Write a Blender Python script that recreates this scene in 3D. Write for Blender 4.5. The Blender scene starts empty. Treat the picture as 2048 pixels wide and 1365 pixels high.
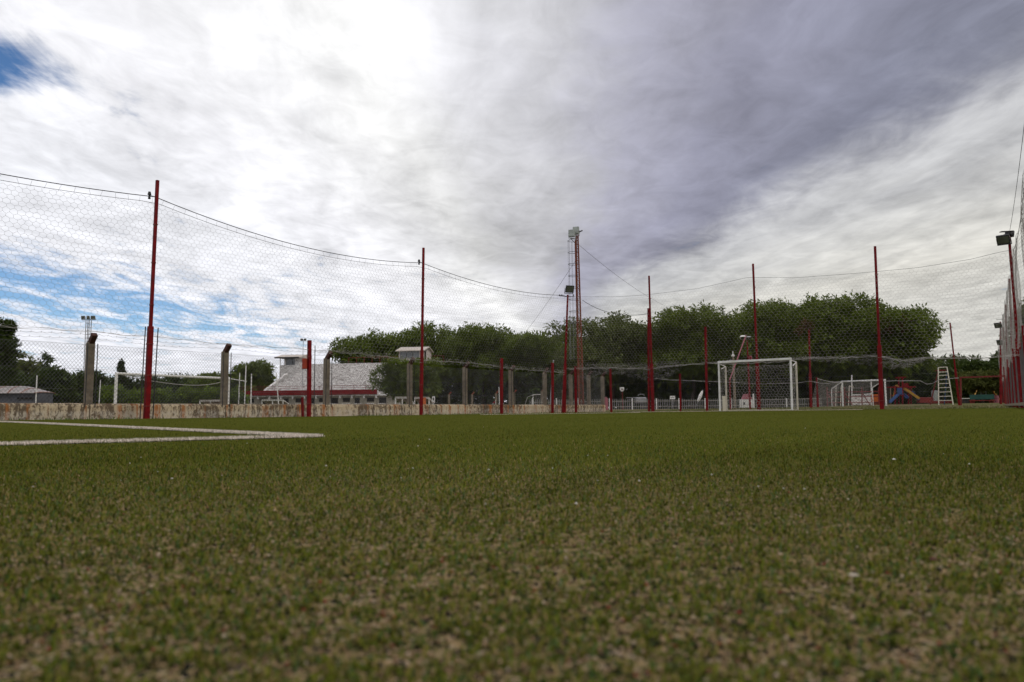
import bpy, math, random
import numpy as np
from mathutils import Vector, Matrix

rnd = random.Random(7)
RS = np.random.RandomState(11)
SC = bpy.context.scene
COL = SC.collection

# ------------------------------------------------------------------ camera
F = 1479.0                      # focal length in photo pixels (2048 wide)
CAM = Vector((0.0, 0.0, 0.125))
PITCH = math.atan(136.5 / F)
ROLL = math.atan(0.007)
_fw = Vector((0, math.cos(PITCH), math.sin(PITCH)))
_u0 = Vector((0, -math.sin(PITCH), math.cos(PITCH)))
_r0 = Vector((1, 0, 0))
RIGHT = _r0 * math.cos(ROLL) - _u0 * math.sin(ROLL)
UPV = _r0 * math.sin(ROLL) + _u0 * math.cos(ROLL)
cam_data = bpy.data.cameras.new('camera')
cam = bpy.data.objects.new('camera', cam_data)
COL.objects.link(cam)
m = Matrix.Identity(4)
for i in range(3):
    m[i][0] = RIGHT[i]; m[i][1] = UPV[i]; m[i][2] = -_fw[i]; m[i][3] = CAM[i]
cam.matrix_world = m
cam_data.sensor_width = 36.0
cam_data.lens = F / 2048.0 * 36.0
cam_data.clip_start = 0.02
cam_data.clip_end = 6000
cam_data.dof.use_dof = True
cam_data.dof.focus_distance = 9.0
cam_data.dof.aperture_fstop = 8.0
SC.camera = cam

# ------------------------------------------------------------------ sky
SUN_AZ = math.radians(128)      # behind the camera, to the right
SUN_EL = math.radians(50)
w = bpy.data.worlds.new('World'); SC.world = w; w.use_nodes = True
NT = w.node_tree; NT.nodes.clear()

def nd(t, tree=None, **kw):
    n = (tree or NT).nodes.new(t)
    for k, v in kw.items():
        setattr(n, k, v)
    return n

def _set(tree, sock, v):
    if isinstance(v, (int, float)):
        sock.default_value = v
    elif isinstance(v, (tuple, list)):
        sock.default_value = v
    else:
        tree.links.new(v, sock)

def M(op, a, b=None, c=None, tree=None, clamp=False):
    tr = tree or NT
    n = tr.nodes.new('ShaderNodeMath'); n.operation = op; n.use_clamp = clamp
    _set(tr, n.inputs[0], a)
    if b is not None: _set(tr, n.inputs[1], b)
    if c is not None: _set(tr, n.inputs[2], c)
    return n.outputs[0]

def SS(v, a, b, lo=0.0, hi=1.0, tree=None):
    tr = tree or NT
    n = tr.nodes.new('ShaderNodeMapRange'); n.interpolation_type = 'SMOOTHSTEP'
    _set(tr, n.inputs[0], v)
    for i, x in enumerate((a, b, lo, hi)): n.inputs[i + 1].default_value = x
    return n.outputs[0]

def CXYZ(x, y, z, tree=None):
    tr = tree or NT
    n = tr.nodes.new('ShaderNodeCombineXYZ')
    for i, v in enumerate((x, y, z)): _set(tr, n.inputs[i], v)
    return n.outputs[0]

def NOISE(vec, scale, detail=5, rough=0.55, dist=0.0, tree=None, out=0):
    tr = tree or NT
    n = tr.nodes.new('ShaderNodeTexNoise')
    n.inputs['Scale'].default_value = scale; n.inputs['Detail'].default_value = detail
    n.inputs['Roughness'].default_value = rough; n.inputs['Distortion'].default_value = dist
    if vec is not None: tr.links.new(vec, n.inputs['Vector'])
    return n.outputs[out]

def MIX(fac, a, b, tree=None, blend='MIX'):
    tr = tree or NT
    n = tr.nodes.new('ShaderNodeMix'); n.data_type = 'RGBA'; n.blend_type = blend
    _set(tr, n.inputs[0], fac)
    for i, v in ((6, a), (7, b)):
        if isinstance(v, tuple): v = (*v[:3], 1.0)
        _set(tr, n.inputs[i], v)
    return n.outputs[2]

def RAMP(fac, stops, tree=None, interp='LINEAR'):
    tr = tree or NT
    n = tr.nodes.new('ShaderNodeValToRGB'); e = n.color_ramp
    e.interpolation = interp
    while len(e.elements) < len(stops): e.elements.new(0.5)
    for el, (p, c) in zip(e.elements, stops):
        el.position = p; el.color = (*c, 1.0)
    _set(tr, n.inputs[0], fac)
    return n.outputs[0]

tc = nd('ShaderNodeTexCoord')
sep = nd('ShaderNodeSeparateXYZ'); NT.links.new(tc.outputs['Generated'], sep.inputs[0])
X, Y, Z = sep.outputs
AX = math.radians(4.0)          # direction the cloud bands run towards
lx = M('SUBTRACT', M('MULTIPLY', X, math.cos(AX)), M('MULTIPLY', Y, math.sin(AX)))
ly = M('ADD', M('MULTIPLY', X, math.sin(AX)), M('MULTIPLY', Y, math.cos(AX)))
zc = M('MAXIMUM', Z, 0.012)
s = M('DIVIDE', lx, zc); t = M('DIVIDE', ly, zc)
zq = M('ADD', zc, 0.045)
sn = M('DIVIDE', lx, zq); tn = M('DIVIDE', ly, zq)
big = NOISE(CXYZ(sn, M('MULTIPLY', tn, 0.42), 3.1), 0.85, 3, 0.5)
mid = NOISE(CXYZ(sn, M('MULTIPLY', tn, 0.52), 7.7), 2.3, 6, 0.56, 0.9)
fin = NOISE(CXYZ(sn, M('MULTIPLY', tn, 0.62), 1.3), 5.0, 8, 0.58, 0.7)
wis = NOISE(CXYZ(M('ADD', sn, M('MULTIPLY', tn, 0.15)), M('MULTIPLY', tn, 0.36), 5.5), 3.6, 8, 0.58, 0.9)
# band coordinate, wandering with the large noise
sw = M('ADD', s, M('MULTIPLY', M('SUBTRACT', big, 0.5), 0.9))
sw = M('ADD', sw, M('MULTIPLY', M('SUBTRACT', mid, 0.5), 0.42))
sw = M('ADD', sw, M('MULTIPLY', M('SUBTRACT', fin, 0.5), 0.16))
bandf = M('DIVIDE', M('ADD', sw, 4.0), 8.0, clamp=True)
def bp(v): return (v + 4.0) / 8.0
band = RAMP(bandf, [
    (bp(-4.0), (0.86, 0.87, 0.93)),
    (bp(-2.2), (0.90, 0.91, 0.96)),
    (bp(-1.3), (0.92, 0.92, 0.96)),
    (bp(-0.85), (0.92, 0.92, 0.94)),
    (bp(-0.55), (0.98, 0.98, 0.98)),
    (bp(-0.30), (0.76, 0.76, 0.79)),
    (bp(-0.05), (0.60, 0.60, 0.64)),
    (bp(0.18), (0.42, 0.42, 0.505)),
    (bp(0.48), (0.31, 0.313, 0.40)),
    (bp(0.95), (0.255, 0.265, 0.345)),
    (bp(1.6), (0.235, 0.25, 0.315)),
    (bp(4.0), (0.22, 0.235, 0.30)),
])
# the bank ends along a second line, running towards a point further left; beyond it the layer is thin and pale
AX2 = math.radians(-12.4)
lx2 = M('SUBTRACT', M('MULTIPLY', X, math.cos(AX2)), M('MULTIPLY', Y, math.sin(AX2)))
ew = M('DIVIDE', lx2, zc)
ew = M('ADD', ew, M('MULTIPLY', M('SUBTRACT', big, 0.5), 0.55))
ew = M('ADD', ew, M('MULTIPLY', M('SUBTRACT', mid, 0.5), 0.75))
ew = M('ADD', ew, M('MULTIPLY', M('SUBTRACT', fin, 0.5), 0.40))
pale = RAMP(M('DIVIDE', M('SUBTRACT', ew, 1.5), 4.0, clamp=True), [(0.0, (0.46, 0.46, 0.50)), (0.2, (0.56, 0.565, 0.58)), (0.4, (0.64, 0.635, 0.61)), (0.6, (0.70, 0.685, 0.635)), (1.0, (0.66, 0.65, 0.61))])
band = MIX(M('MULTIPLY', SS(ew, 1.62, 2.25), SS(s, 0.0, 0.5)), band, pale)
# light through the thinner cloud in front of the sun
def GAUSS(s0, t0, rs, rt):
    a = M('POWER', M('DIVIDE', M('SUBTRACT', s, s0), rs), 2.0)
    b = M('POWER', M('DIVIDE', M('SUBTRACT', t, t0), rt), 2.0)
    return M('EXPONENT', M('MULTIPLY', M('ADD', a, b), -1.0))
def PIXST(px, py):
    d = (_fw * F + RIGHT * (px - 1024) + UPV * (682.5 - py)).normalized()
    l = d.x * math.cos(AX) - d.y * math.sin(AX); f = d.x * math.sin(AX) + d.y * math.cos(AX)
    return l / d.z, f / d.z
glow = GAUSS(*PIXST(815, 60), 0.16, 0.42)
# soft lumps inside the layer
pf_ = NOISE(CXYZ(sn, M('MULTIPLY', tn, 0.85), 9.9), 6.5, 9, 0.58, 1.1)
lump = M('ADD', M('MULTIPLY', M('SUBTRACT', mid, 0.5), 1.25), M('MULTIPLY', M('SUBTRACT', fin, 0.5), 1.0))
lump = M('ADD', lump, M('MULTIPLY', M('SUBTRACT', wis, 0.5), 0.9))
lump = M('ADD', lump, M('MULTIPLY', M('SUBTRACT', pf_, 0.5), 0.75))
bright = M('ADD', M('ADD', 1.0, M('MULTIPLY', lump, 0.54)), M('MULTIPLY', glow, 0.25))
# a greyer bank low in the middle of the sky
g2 = GAUSS(*PIXST(985, 480), 0.50, 1.3)
bright = M('MULTIPLY', bright, M('SUBTRACT', 1.0, M('MULTIPLY', g2, 0.32)))
vm = nd('ShaderNodeVectorMath', operation='SCALE')
NT.links.new(band, vm.inputs[0]); NT.links.new(bright, vm.inputs[3])
cloudc = vm.outputs[0]
# gaps of blue: top left and low on the left
h1 = GAUSS(*PIXST(-165, 115), 0.27, 0.25)
h2 = GAUSS(*PIXST(90, 580), 1.9, 2.4)
h3 = GAUSS(*PIXST(430, 665), 1.5, 3.0)
h4 = GAUSS(*PIXST(250, 215), 0.5, 0.6)
hole = M('ADD', M('ADD', M('MULTIPLY', h1, 1.05), M('MULTIPLY', h2, 0.37)), M('ADD', M('MULTIPLY', h3, 0.32), M('MULTIPLY', h4, 0.10)))
far_left = SS(s, -2.2, -9.0, 0.0, 0.16)
cv = M('ADD', M('MULTIPLY', wis, 1.0), M('ADD', M('MULTIPLY', fin, 0.45), M('MULTIPLY', pf_, 0.25)))
cv = M('ADD', M('SUBTRACT', M('SUBTRACT', cv, hole), far_left), 0.0)
cover = SS(cv, 0.26, 0.66)
# low haze whitens the last degrees above the horizon
hz = M('EXPONENT', M('MULTIPLY', zc, -11.0))
cover = M('MAXIMUM', cover, M('MULTIPLY', hz, 0.40))
sky = nd('ShaderNodeTexSky', sky_type='NISHITA')
sky.sun_disc = False
sky.sun_elevation = SUN_EL
sky.sun_rotation = SUN_AZ
sky.altitude = 150; sky.air_density = 1.0; sky.dust_density = 0.0; sky.ozone_density = 4.0
STR = 0.10
vm2 = nd('ShaderNodeVectorMath', operation='SCALE')
NT.links.new(cloudc, vm2.inputs[0]); vm2.inputs[3].default_value = 1.0 / STR
deep = MIX(1.0, sky.outputs[0], (0.64, 0.84, 1.0), blend='MULTIPLY')
final = MIX(cover, deep, vm2.outputs[0])
bg = nd('ShaderNodeBackground'); bg.inputs[1].default_value = STR
NT.links.new(final, bg.inputs[0])
wo = nd('ShaderNodeOutputWorld'); NT.links.new(bg.outputs[0], wo.inputs[0])

# ------------------------------------------------------------------ sun (behind thin cloud)
sd = bpy.data.lights.new('sun', 'SUN'); sd.energy = 1.5; sd.angle = math.radians(12); sd.color = (1.0, 0.95, 0.87)
so = bpy.data.objects.new('sun', sd); COL.objects.link(so)
tosun = Vector((math.sin(SUN_AZ) * math.cos(SUN_EL), math.cos(SUN_AZ) * math.cos(SUN_EL), math.sin(SUN_EL)))
so.rotation_euler = (-tosun).to_track_quat('-Z', 'Y').to_euler()
so.location = tosun * 200

SC.view_settings.view_transform = 'Standard'
SC.view_settings.look = 'None'
SC.view_settings.exposure = 0.0
SC.view_settings.gamma = 1.0
SC.render.film_transparent = False
SC.cycles.max_bounces = 6
SC.cycles.diffuse_bounces = 3
SC.cycles.transparent_max_bounces = 8

# ------------------------------------------------------------------ place helpers
def ray(px, py):
    return _fw * F + RIGHT * (px - 1024.0) + UPV * (682.5 - py)
def P(px, py, y):
    d = ray(px, py); k = y / d.y
    return CAM + d * k
def horizon(px): return 819.0 - 0.007 * (px - 1024.0)
def rat(px):
    d = ray(px, horizon(px)); return d.x / d.y
U = Vector((0.586, 0.810, 0)); U.normalize()
V = Vector((U.y, -U.x, 0))
def UV(u, v, z=0.0):
    p = U * u + V * v
    return Vector((p.x, p.y, z))
def sstep(a, b, x):
    k = np.clip((x - a) / (b - a), 0, 1); return k * k * (3 - 2 * k)
def gz(x, y):
    x = np.asarray(x, float); y = np.asarray(y, float)
    u = U.x * x + U.y * y; v = V.x * x + V.y * y
    z = sstep(6, 22, y) * (0.055 + 0.006 * np.clip(v, -21, 3))
    z = z + 0.16 * sstep(31, 52, u)
    z = z + 0.20 * sstep(50, 68, u) * sstep(-24, -8, v)
    return z
def g(x, y): return float(gz(x, y))
def onU(px, u):                 # where the sight line of a column meets the line u = const
    r = rat(px); y = u / (U.x * r + U.y); return Vector((r * y, y, 0))
def onV(px, v):
    r = rat(px); y = v / (V.x * r + V.y); return Vector((r * y, y, 0))
def at(px, y):                  # ground point on a column at depth y
    x = rat(px) * y; return Vector((x, y, g(x, y)))

# ------------------------------------------------------------------ mesh helpers
def link(name, me, mt=None, parent=None):
    o = bpy.data.objects.new(name, me); COL.objects.link(o)
    if mt is not None and me is not None and not me.materials: me.materials.append(mt)
    if parent is not None: o.parent = parent
    return o
def tag(o, label=None, cat=None, group=None, kind=None):
    if label: o['label'] = label
    if cat: o['category'] = cat
    if group: o['group'] = group
    if kind: o['kind'] = kind
    return o
def thing(name, label, cat, group=None, loc=(0, 0, 0)):
    o = bpy.data.objects.new(name, None); COL.objects.link(o); o.location = loc
    o.empty_display_size = 0.2
    return tag(o, label, cat, group)

class MB:
    def __init__(s): s.v = []; s.f = []
    def add(s, vs, fs):
        b = len(s.v); s.v += [tuple(x) for x in vs]; s.f += [tuple(i + b for i in f) for f in fs]; return s
    def box(s, c, size, ex=(1, 0, 0), ey=None, ez=(0, 0, 1)):
        ex = Vector(ex).normalized(); ez = Vector(ez).normalized()
        ey = ez.cross(ex).normalized() if ey is None else Vector(ey).normalized()
        c = Vector(c); a, b, d = [q * 0.5 for q in size]
        vs = [c + ex * (i * a) + ey * (j * b) + ez * (k * d) for k in (-1, 1) for j in (-1, 1) for i in (-1, 1)]
        return s.add(vs, [(0, 2, 3, 1), (4, 5, 7, 6), (0, 1, 5, 4), (2, 6, 7, 3), (0, 4, 6, 2), (1, 3, 7, 5)])
    def tube(s, p0, p1, r0, r1=None, n=8, caps=True):
        r1 = r0 if r1 is None else r1
        p0 = Vector(p0); p1 = Vector(p1); d = (p1 - p0).normalized()
        a = d.orthogonal().normalized(); b = d.cross(a)
        vs = []
        for p, r in ((p0, r0), (p1, r1)):
            for i in range(n):
                q = 2 * math.pi * i / n
                vs.append(p + (a * math.cos(q) + b * math.sin(q)) * r)
        fs = [(i, (i + 1) % n, n + (i + 1) % n, n + i) for i in range(n)]
        if caps: fs += [tuple(range(n))[::-1], tuple(range(n, 2 * n))]
        return s.add(vs, fs)
    def path(s, pts, r, n=5):
        for a, b in zip(pts[:-1], pts[1:]): s.tube(a, b, r, r, n)
        return s
    def beam(s, p0, p1, wx, wy, ref=(0, 0, 1)):   # square bar between two points
        p0 = Vector(p0); p1 = Vector(p1); d = p1 - p0; L = d.length; d.normalize()
        rf = Vector(ref)
        if abs(d.dot(rf)) > 0.95: rf = U if abs(d.dot(U)) < 0.9 else V
        ex = (rf - d * rf.dot(d)).normalized(); ey = d.cross(ex)
        return s.box((p0 + p1) / 2, (wx, wy, L), ex, ey, d)
    def quad(s, a, b, c, d): return s.add([a, b, c, d], [(0, 1, 2, 3)])
    def prism(s, poly, depth):      # polygon (list of Vectors) extruded along Vector depth
        n = len(poly); dv = Vector(depth)
        vs = [Vector(p) for p in poly] + [Vector(p) + dv for p in poly]
        fs = [tuple(range(n))[::-1], tuple(range(n, 2 * n))] + [(i, (i + 1) % n, n + (i + 1) % n, n + i) for i in range(n)]
        return s.add(vs, fs)
    def build(s, name, mt, parent=None, bevel=0.0, smooth=False):
        me = bpy.data.meshes.new(name); me.from_pydata(s.v, [], s.f); me.update()
        if smooth:
            for p in me.polygons: p.use_smooth = True
        o = link(name, me, mt, parent)
        if bevel:
            bm = o.modifiers.new('bevel', 'BEVEL'); bm.width = bevel; bm.segments = 2; bm.limit_method = 'ANGLE'
        return o

def np_mesh(name, verts, faces, mt, parent=None, colors=None, smooth=False):
    me = bpy.data.meshes.new(name)
    nv = len(verts); nf, k = faces.shape
    me.vertices.add(nv); me.vertices.foreach_set('co', np.ascontiguousarray(verts, dtype=np.float32).ravel())
    me.loops.add(nf * k); me.loops.foreach_set('vertex_index', np.ascontiguousarray(faces, dtype=np.int32).ravel())
    me.polygons.add(nf)
    me.polygons.foreach_set('loop_start', np.arange(0, nf * k, k, dtype=np.int32))
    me.polygons.foreach_set('loop_total', np.full(nf, k, dtype=np.int32))
    if smooth: me.polygons.foreach_set('use_smooth', np.ones(nf, dtype=bool))
    me.update(calc_edges=True)
    if colors is not None:
        at_ = me.color_attributes.new('Col', 'FLOAT_COLOR', 'POINT')
        c4 = np.ones((nv, 4), dtype=np.float32); c4[:, :3] = colors
        at_.data.foreach_set('color', c4.ravel())
    return link(name, me, mt, parent)

def strands(name, A, B, r, mt, parent=None):
    """thin three-sided wires from A[i] to B[i] as one mesh"""
    A = np.asarray(A, float); B = np.asarray(B, float)
    d = B - A; L = np.linalg.norm(d, axis=1); ok = L > 1e-6
    A = A[ok]; B = B[ok]; d = d[ok] / L[ok][:, None]
    ref = np.where(np.abs(d[:, 2:3]) < 0.9, np.array([[0, 0, 1.0]]), np.array([[1.0, 0, 0]]))
    a = np.cross(d, ref); a /= np.linalg.norm(a, axis=1)[:, None]; b = np.cross(d, a)
    vs = []
    for pnt in (A, B):
        for i in range(3):
            q = 2 * math.pi * i / 3
            vs.append(pnt + (a * math.cos(q) + b * math.sin(q)) * r)
    vs = np.stack(vs, 1).reshape(-1, 3)
    n = len(A); base = (np.arange(n) * 6)[:, None]
    fs = np.concatenate([base + np.array([[i, (i + 1) % 3, 3 + (i + 1) % 3, 3 + i]]) for i in range(3)], 0)
    return np_mesh(name, vs, fs, mt, parent)

# ------------------------------------------------------------------ materials
def pm(name, c1, c2=None, scale=4.0, rough=0.7, metal=0.0, bump=0.0, lo=0.35, hi=0.65, detail=6, stretch=(1, 1, 1), c3=None, s3=0.5, f3=(0.55, 0.7), spec=0.3):
    mt = bpy.data.materials.new(name); mt.use_nodes = True
    T = mt.node_tree; b = T.nodes['Principled BSDF']
    b.inputs['Roughness'].default_value = rough; b.inputs['Metallic'].default_value = metal
    b.inputs['Specular IOR Level'].default_value = spec
    if c2 is None: c2 = tuple(x * 0.75 for x in c1)
    co = T.nodes.new('ShaderNodeTexCoord')
    mp = T.nodes.new('ShaderNodeMapping'); mp.inputs['Scale'].default_value = stretch
    T.links.new(co.outputs['Object'], mp.inputs[0])
    n = NOISE(mp.outputs[0], scale, detail, 0.6, 0, T)
    f = SS(n, lo, hi, tree=T)
    c = MIX(f, c1, c2, T)
    if c3 is not None:
        n3 = NOISE(mp.outputs[0], scale * s3, 6, 0.65, 0.3, T)
        c = MIX(SS(n3, f3[0], f3[1], tree=T), c, c3, T)
    T.links.new(c, b.inputs['Base Color'])
    if bump:
        bn = T.nodes.new('ShaderNodeBump'); bn.inputs['Strength'].default_value = bump; bn.inputs['Distance'].default_value = 0.01
        T.links.new(n, bn.inputs['Height']); T.links.new(bn.outputs[0], b.inputs['Normal'])
    return mt

MAT = {}
MAT['red'] = pm('red_paint', (0.185, 0.004, 0.006), (0.115, 0.003, 0.005), 5, 0.65, c3=(0.12, 0.035, 0.02), s3=2.6, f3=(0.58, 0.68), spec=0.15)
MAT['red_dull'] = pm('dull_red_paint', (0.19, 0.018, 0.015), (0.13, 0.02, 0.015), 8, 0.6, c3=(0.16, 0.07, 0.04), s3=2, f3=(0.58, 0.7))
MAT['rust_red'] = pm('rusty_red_paint', (0.22, 0.048, 0.022), (0.13, 0.03, 0.016), 7, 0.75, c3=(0.20, 0.09, 0.04), s3=1.7, f3=(0.5, 0.66))
MAT['net'] = pm('net_cord', (0.36, 0.34, 0.31), (0.26, 0.25, 0.24), 5, 0.9)
MAT['net_pale'] = pm('pale_net_cord', (0.48, 0.45, 0.41), (0.36, 0.34, 0.31), 5, 0.9)
MAT['net_dark'] = pm('dark_net_cord', (0.05, 0.05, 0.05), None, 5, 0.9)
MAT['wire'] = pm('galvanised_wire', (0.16, 0.16, 0.165), (0.09, 0.08, 0.075), 3, 0.55, 0.4)
MAT['cable'] = pm('black_cable', (0.02, 0.02, 0.022), None, 3, 0.6)
MAT['steel'] = pm('grey_steel', (0.30, 0.30, 0.31), (0.2, 0.2, 0.2), 6, 0.5, 0.3)
MAT['dark'] = pm('dark_steel', (0.025, 0.025, 0.028), (0.05, 0.045, 0.04), 6, 0.5, 0.2)
MAT['white'] = pm('white_paint', (0.74, 0.73, 0.70), (0.60, 0.58, 0.53), 5, 0.55, c3=(0.34, 0.26, 0.19), s3=2.5, f3=(0.62, 0.74))
MAT['cream'] = pm('cream_paint', (0.62, 0.58, 0.47), (0.48, 0.44, 0.35), 5, 0.6, c3=(0.25, 0.17, 0.1), s3=3, f3=(0.6, 0.72))
MAT['lamp_glass'] = pm('lamp_glass', (0.10, 0.11, 0.085), (0.07, 0.075, 0.06), 4, 0.2, spec=0.4)
MAT['housing'] = pm('lamp_housing', (0.33, 0.36, 0.33), (0.25, 0.27, 0.25), 5, 0.5, 0.2)
MAT['concrete'] = pm('post_concrete', (0.235, 0.19, 0.135), (0.16, 0.13, 0.092), 5, 0.9, bump=0.4, c3=(0.12, 0.095, 0.07), s3=1.6, f3=(0.5, 0.7))
MAT['crank'] = pm('post_crank', (0.085, 0.035, 0.025), (0.05, 0.025, 0.02), 12, 0.85, bump=0.3)
MAT['glass'] = pm('dusty_glass', (0.10, 0.11, 0.12), (0.17, 0.18, 0.19), 1.5, 0.2, spec=0.6)
MAT['hollow'] = pm('dark_opening', (0.02, 0.018, 0.016), None, 3, 0.9)
MAT['trunk'] = pm('bark', (0.075, 0.058, 0.045), (0.045, 0.035, 0.028), 6, 0.95, bump=0.6, stretch=(1, 1, 0.3))
MAT['blue'] = pm('shaded_blue_plastic', (0.018, 0.065, 0.20), (0.013, 0.05, 0.16), 4, 0.4, spec=0.5)  # base colour darkened to carry the shade of the trees
MAT['yellow'] = pm('shaded_yellow_paint', (0.42, 0.23, 0.02), (0.33, 0.17, 0.02), 5, 0.5)  # dulled too: tree shade over the play equipment is put into this colour
MAT['orange'] = pm('orange_paint', (0.55, 0.13, 0.02), (0.42, 0.09, 0.02), 6, 0.6)
MAT['box_red'] = pm('box_red_paint', (0.33, 0.045, 0.015), (0.25, 0.03, 0.012), 8, 0.6)
MAT['green'] = pm('green_paint', (0.016, 0.075, 0.055), (0.012, 0.055, 0.045), 4, 0.6)
MAT['pink'] = pm('pink_paint', (0.36, 0.12, 0.14), (0.28, 0.09, 0.11), 4, 0.6)

def leaf_mat(name, c1, c2, c3):
    mt = bpy.data.materials.new(name); mt.use_nodes = True
    T = mt.node_tree; b = T.nodes['Principled BSDF']
    b.inputs['Roughness'].default_value = 0.6; b.inputs['Specular IOR Level'].default_value = 0.2
    co = T.nodes.new('ShaderNodeTexCoord')
    n = NOISE(co.outputs['Object'], 0.7, 4, 0.6, 0, T)
    n2 = NOISE(co.outputs['Object'], 6.0, 3, 0.7, 0, T)
    c = MIX(SS(n, 0.38, 0.62, tree=T), c1, c2, T)
    c = MIX(SS(n2, 0.52, 0.68, tree=T), c, c3, T)
    T.links.new(c, b.inputs['Base Color'])
    tr = T.nodes.new('ShaderNodeBsdfTranslucent'); T.links.new(c, tr.inputs[0])
    mx = T.nodes.new('ShaderNodeMixShader'); mx.inputs[0].default_value = 0.4
    T.links.new(b.outputs[0], mx.inputs[1]); T.links.new(tr.outputs[0], mx.inputs[2])
    T.links.new(mx.outputs[0], T.nodes['Material Output'].inputs[0])
    return mt
MAT['leaf'] = leaf_mat('leaf_green', (0.118, 0.158, 0.018), (0.085, 0.118, 0.014), (0.16, 0.20, 0.028))
MAT['leaf_grey'] = leaf_mat('leaf_grey_green', (0.115, 0.138, 0.036), (0.085, 0.104, 0.028), (0.145, 0.17, 0.05))
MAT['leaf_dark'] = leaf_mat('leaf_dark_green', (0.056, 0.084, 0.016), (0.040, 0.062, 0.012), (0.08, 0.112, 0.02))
MAT['leaf_light'] = leaf_mat('leaf_light_green', (0.14, 0.20, 0.024), (0.10, 0.15, 0.02), (0.17, 0.23, 0.035))
MAT['leaf_olive'] = leaf_mat('leaf_olive', (0.10, 0.115, 0.025), (0.075, 0.085, 0.02), (0.13, 0.14, 0.035))
MAT['leaf_rust'] = leaf_mat('leaf_dry_brown', (0.14, 0.075, 0.035), (0.10, 0.055, 0.025), (0.16, 0.09, 0.04))

# ------------------------------------------------------------------ ground
def ground_material():
    mt = bpy.data.materials.new('dry_grass_and_soil'); mt.use_nodes = True
    T = mt.node_tree; b = T.nodes['Principled BSDF']; b.inputs['Roughness'].default_value = 0.95
    b.inputs['Specular IOR Level'].default_value = 0.1
    co = T.nodes.new('ShaderNodeTexCoord')
    n = NOISE(co.outputs['Object'], 0.22, 6, 0.65, 0.4, T)
    n2 = NOISE(co.outputs['Object'], 3.0, 6, 0.7, 0, T)
    c = MIX(SS(n, 0.42, 0.60, tree=T), (0.075, 0.090, 0.024), (0.17, 0.12, 0.065), T)
    c = MIX(SS(n2, 0.45, 0.7, tree=T), c, (0.10, 0.085, 0.04), T)
    T.links.new(c, b.inputs['Base Color'])
    bn = T.nodes.new('ShaderNodeBump'); bn.inputs['Strength'].default_value = 0.6; bn.inputs['Distance'].default_value = 0.03
    T.links.new(n2, bn.inputs['Height']); T.links.new(bn.outputs[0], b.inputs['Normal'])
    return mt
def grid_mesh(name, xs, ys, zf, mt, parent=None, tf=None):
    Xg, Yg = np.meshgrid(xs, ys)
    if tf is not None: Xg, Yg = tf(Xg, Yg)
    vs = np.stack([Xg, Yg, zf(Xg, Yg)], -1).reshape(-1, 3)
    nx, ny = len(xs), len(ys)
    i = np.arange(nx - 1)[None, :] + np.arange(ny - 1)[:, None] * nx
    i = i.ravel()
    fs = np.stack([i, i + 1, i + nx + 1, i + nx], 1)
    return np_mesh(name, vs, fs, mt, parent, smooth=True)
gx = np.concatenate([-np.geomspace(2500, 62, 14), np.linspace(-60, 60, 81), np.geomspace(62, 2500, 14)])
gy = np.concatenate([[-600, -200, -60, -20], np.linspace(-10, 90, 71), np.geomspace(93, 3500, 16)])
o = grid_mesh('ground', gx, gy, lambda x, y: gz(x, y) - 0.045, ground_material())
tag(o, 'dry grass and bare soil around the artificial pitch', kind='structure')

# the artificial turf: field u from -12 to 28.6, v from -18.3 to 1.2
def turf_material():
    mt = bpy.data.materials.new('turf_infill'); mt.use_nodes = True
    T = mt.node_tree; b = T.nodes['Principled BSDF']; b.inputs['Roughness'].default_value = 0.95
    b.inputs['Specular IOR Level'].default_value = 0.0
    co = T.nodes.new('ShaderNodeTexCoord')
    vo = T.nodes.new('ShaderNodeTexVoronoi'); vo.inputs['Scale'].default_value = 330
    T.links.new(co.outputs['Object'], vo.inputs['Vector'])
    sp = T.nodes.new('ShaderNodeSeparateColor'); T.links.new(vo.outputs['Color'], sp.inputs[0])
    n = NOISE(co.outputs['Object'], 75, 4, 0.6, 0, T)
    n2 = NOISE(co.outputs['Object'], 190, 3, 0.6, 0, T)
    n3 = NOISE(co.outputs['Object'], 1.2, 4, 0.6, 0, T)
    c = MIX(SS(n, 0.40, 0.62, tree=T), (0.070, 0.074, 0.016), (0.30, 0.205, 0.115), T)
    c = MIX(SS(n2, 0.5, 0.65, tree=T), c, (0.055, 0.075, 0.022), T)
    c = MIX(SS(sp.outputs[0], 0.80, 0.82, tree=T), c, (0.016, 0.016, 0.02), T)
    c = MIX(SS(sp.outputs[1], 0.88, 0.9, tree=T), c, (0.33, 0.25, 0.17), T)
    vl = T.nodes.new('ShaderNodeVectorMath'); vl.operation = 'LENGTH'; T.links.new(co.outputs['Object'], vl.inputs[0])
    gf_ = M('MAXIMUM', SS(n3, 0.35, 0.7, 0.0, 0.3, T), SS(vl.outputs['Value'], 0.5, 2.2, 0.0, 0.85, T), tree=T)
    c = MIX(gf_, c, (0.062, 0.074, 0.006), T)
    # far from any eye the pile closes over the sand
    T.links.new(c, b.inputs['Base Color'])
    bn = T.nodes.new('ShaderNodeBump'); bn.inputs['Strength'].default_value = 0.8; bn.inputs['Distance'].default_value = 0.004
    T.links.new(n2, bn.inputs['Height']); T.links.new(bn.outputs[0], b.inputs['Normal'])
    return mt
def uvtf(a, b): return U.x * a + V.x * b, U.y * a + V.y * b
turf = grid_mesh('turf', np.linspace(-14, 28.4, 86), np.linspace(-18.2, 2.6, 43), lambda x, y: gz(x, y), turf_material(), tf=uvtf)
tag(turf, 'short green artificial turf of the small football pitch with sandy infill', kind='structure')

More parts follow.
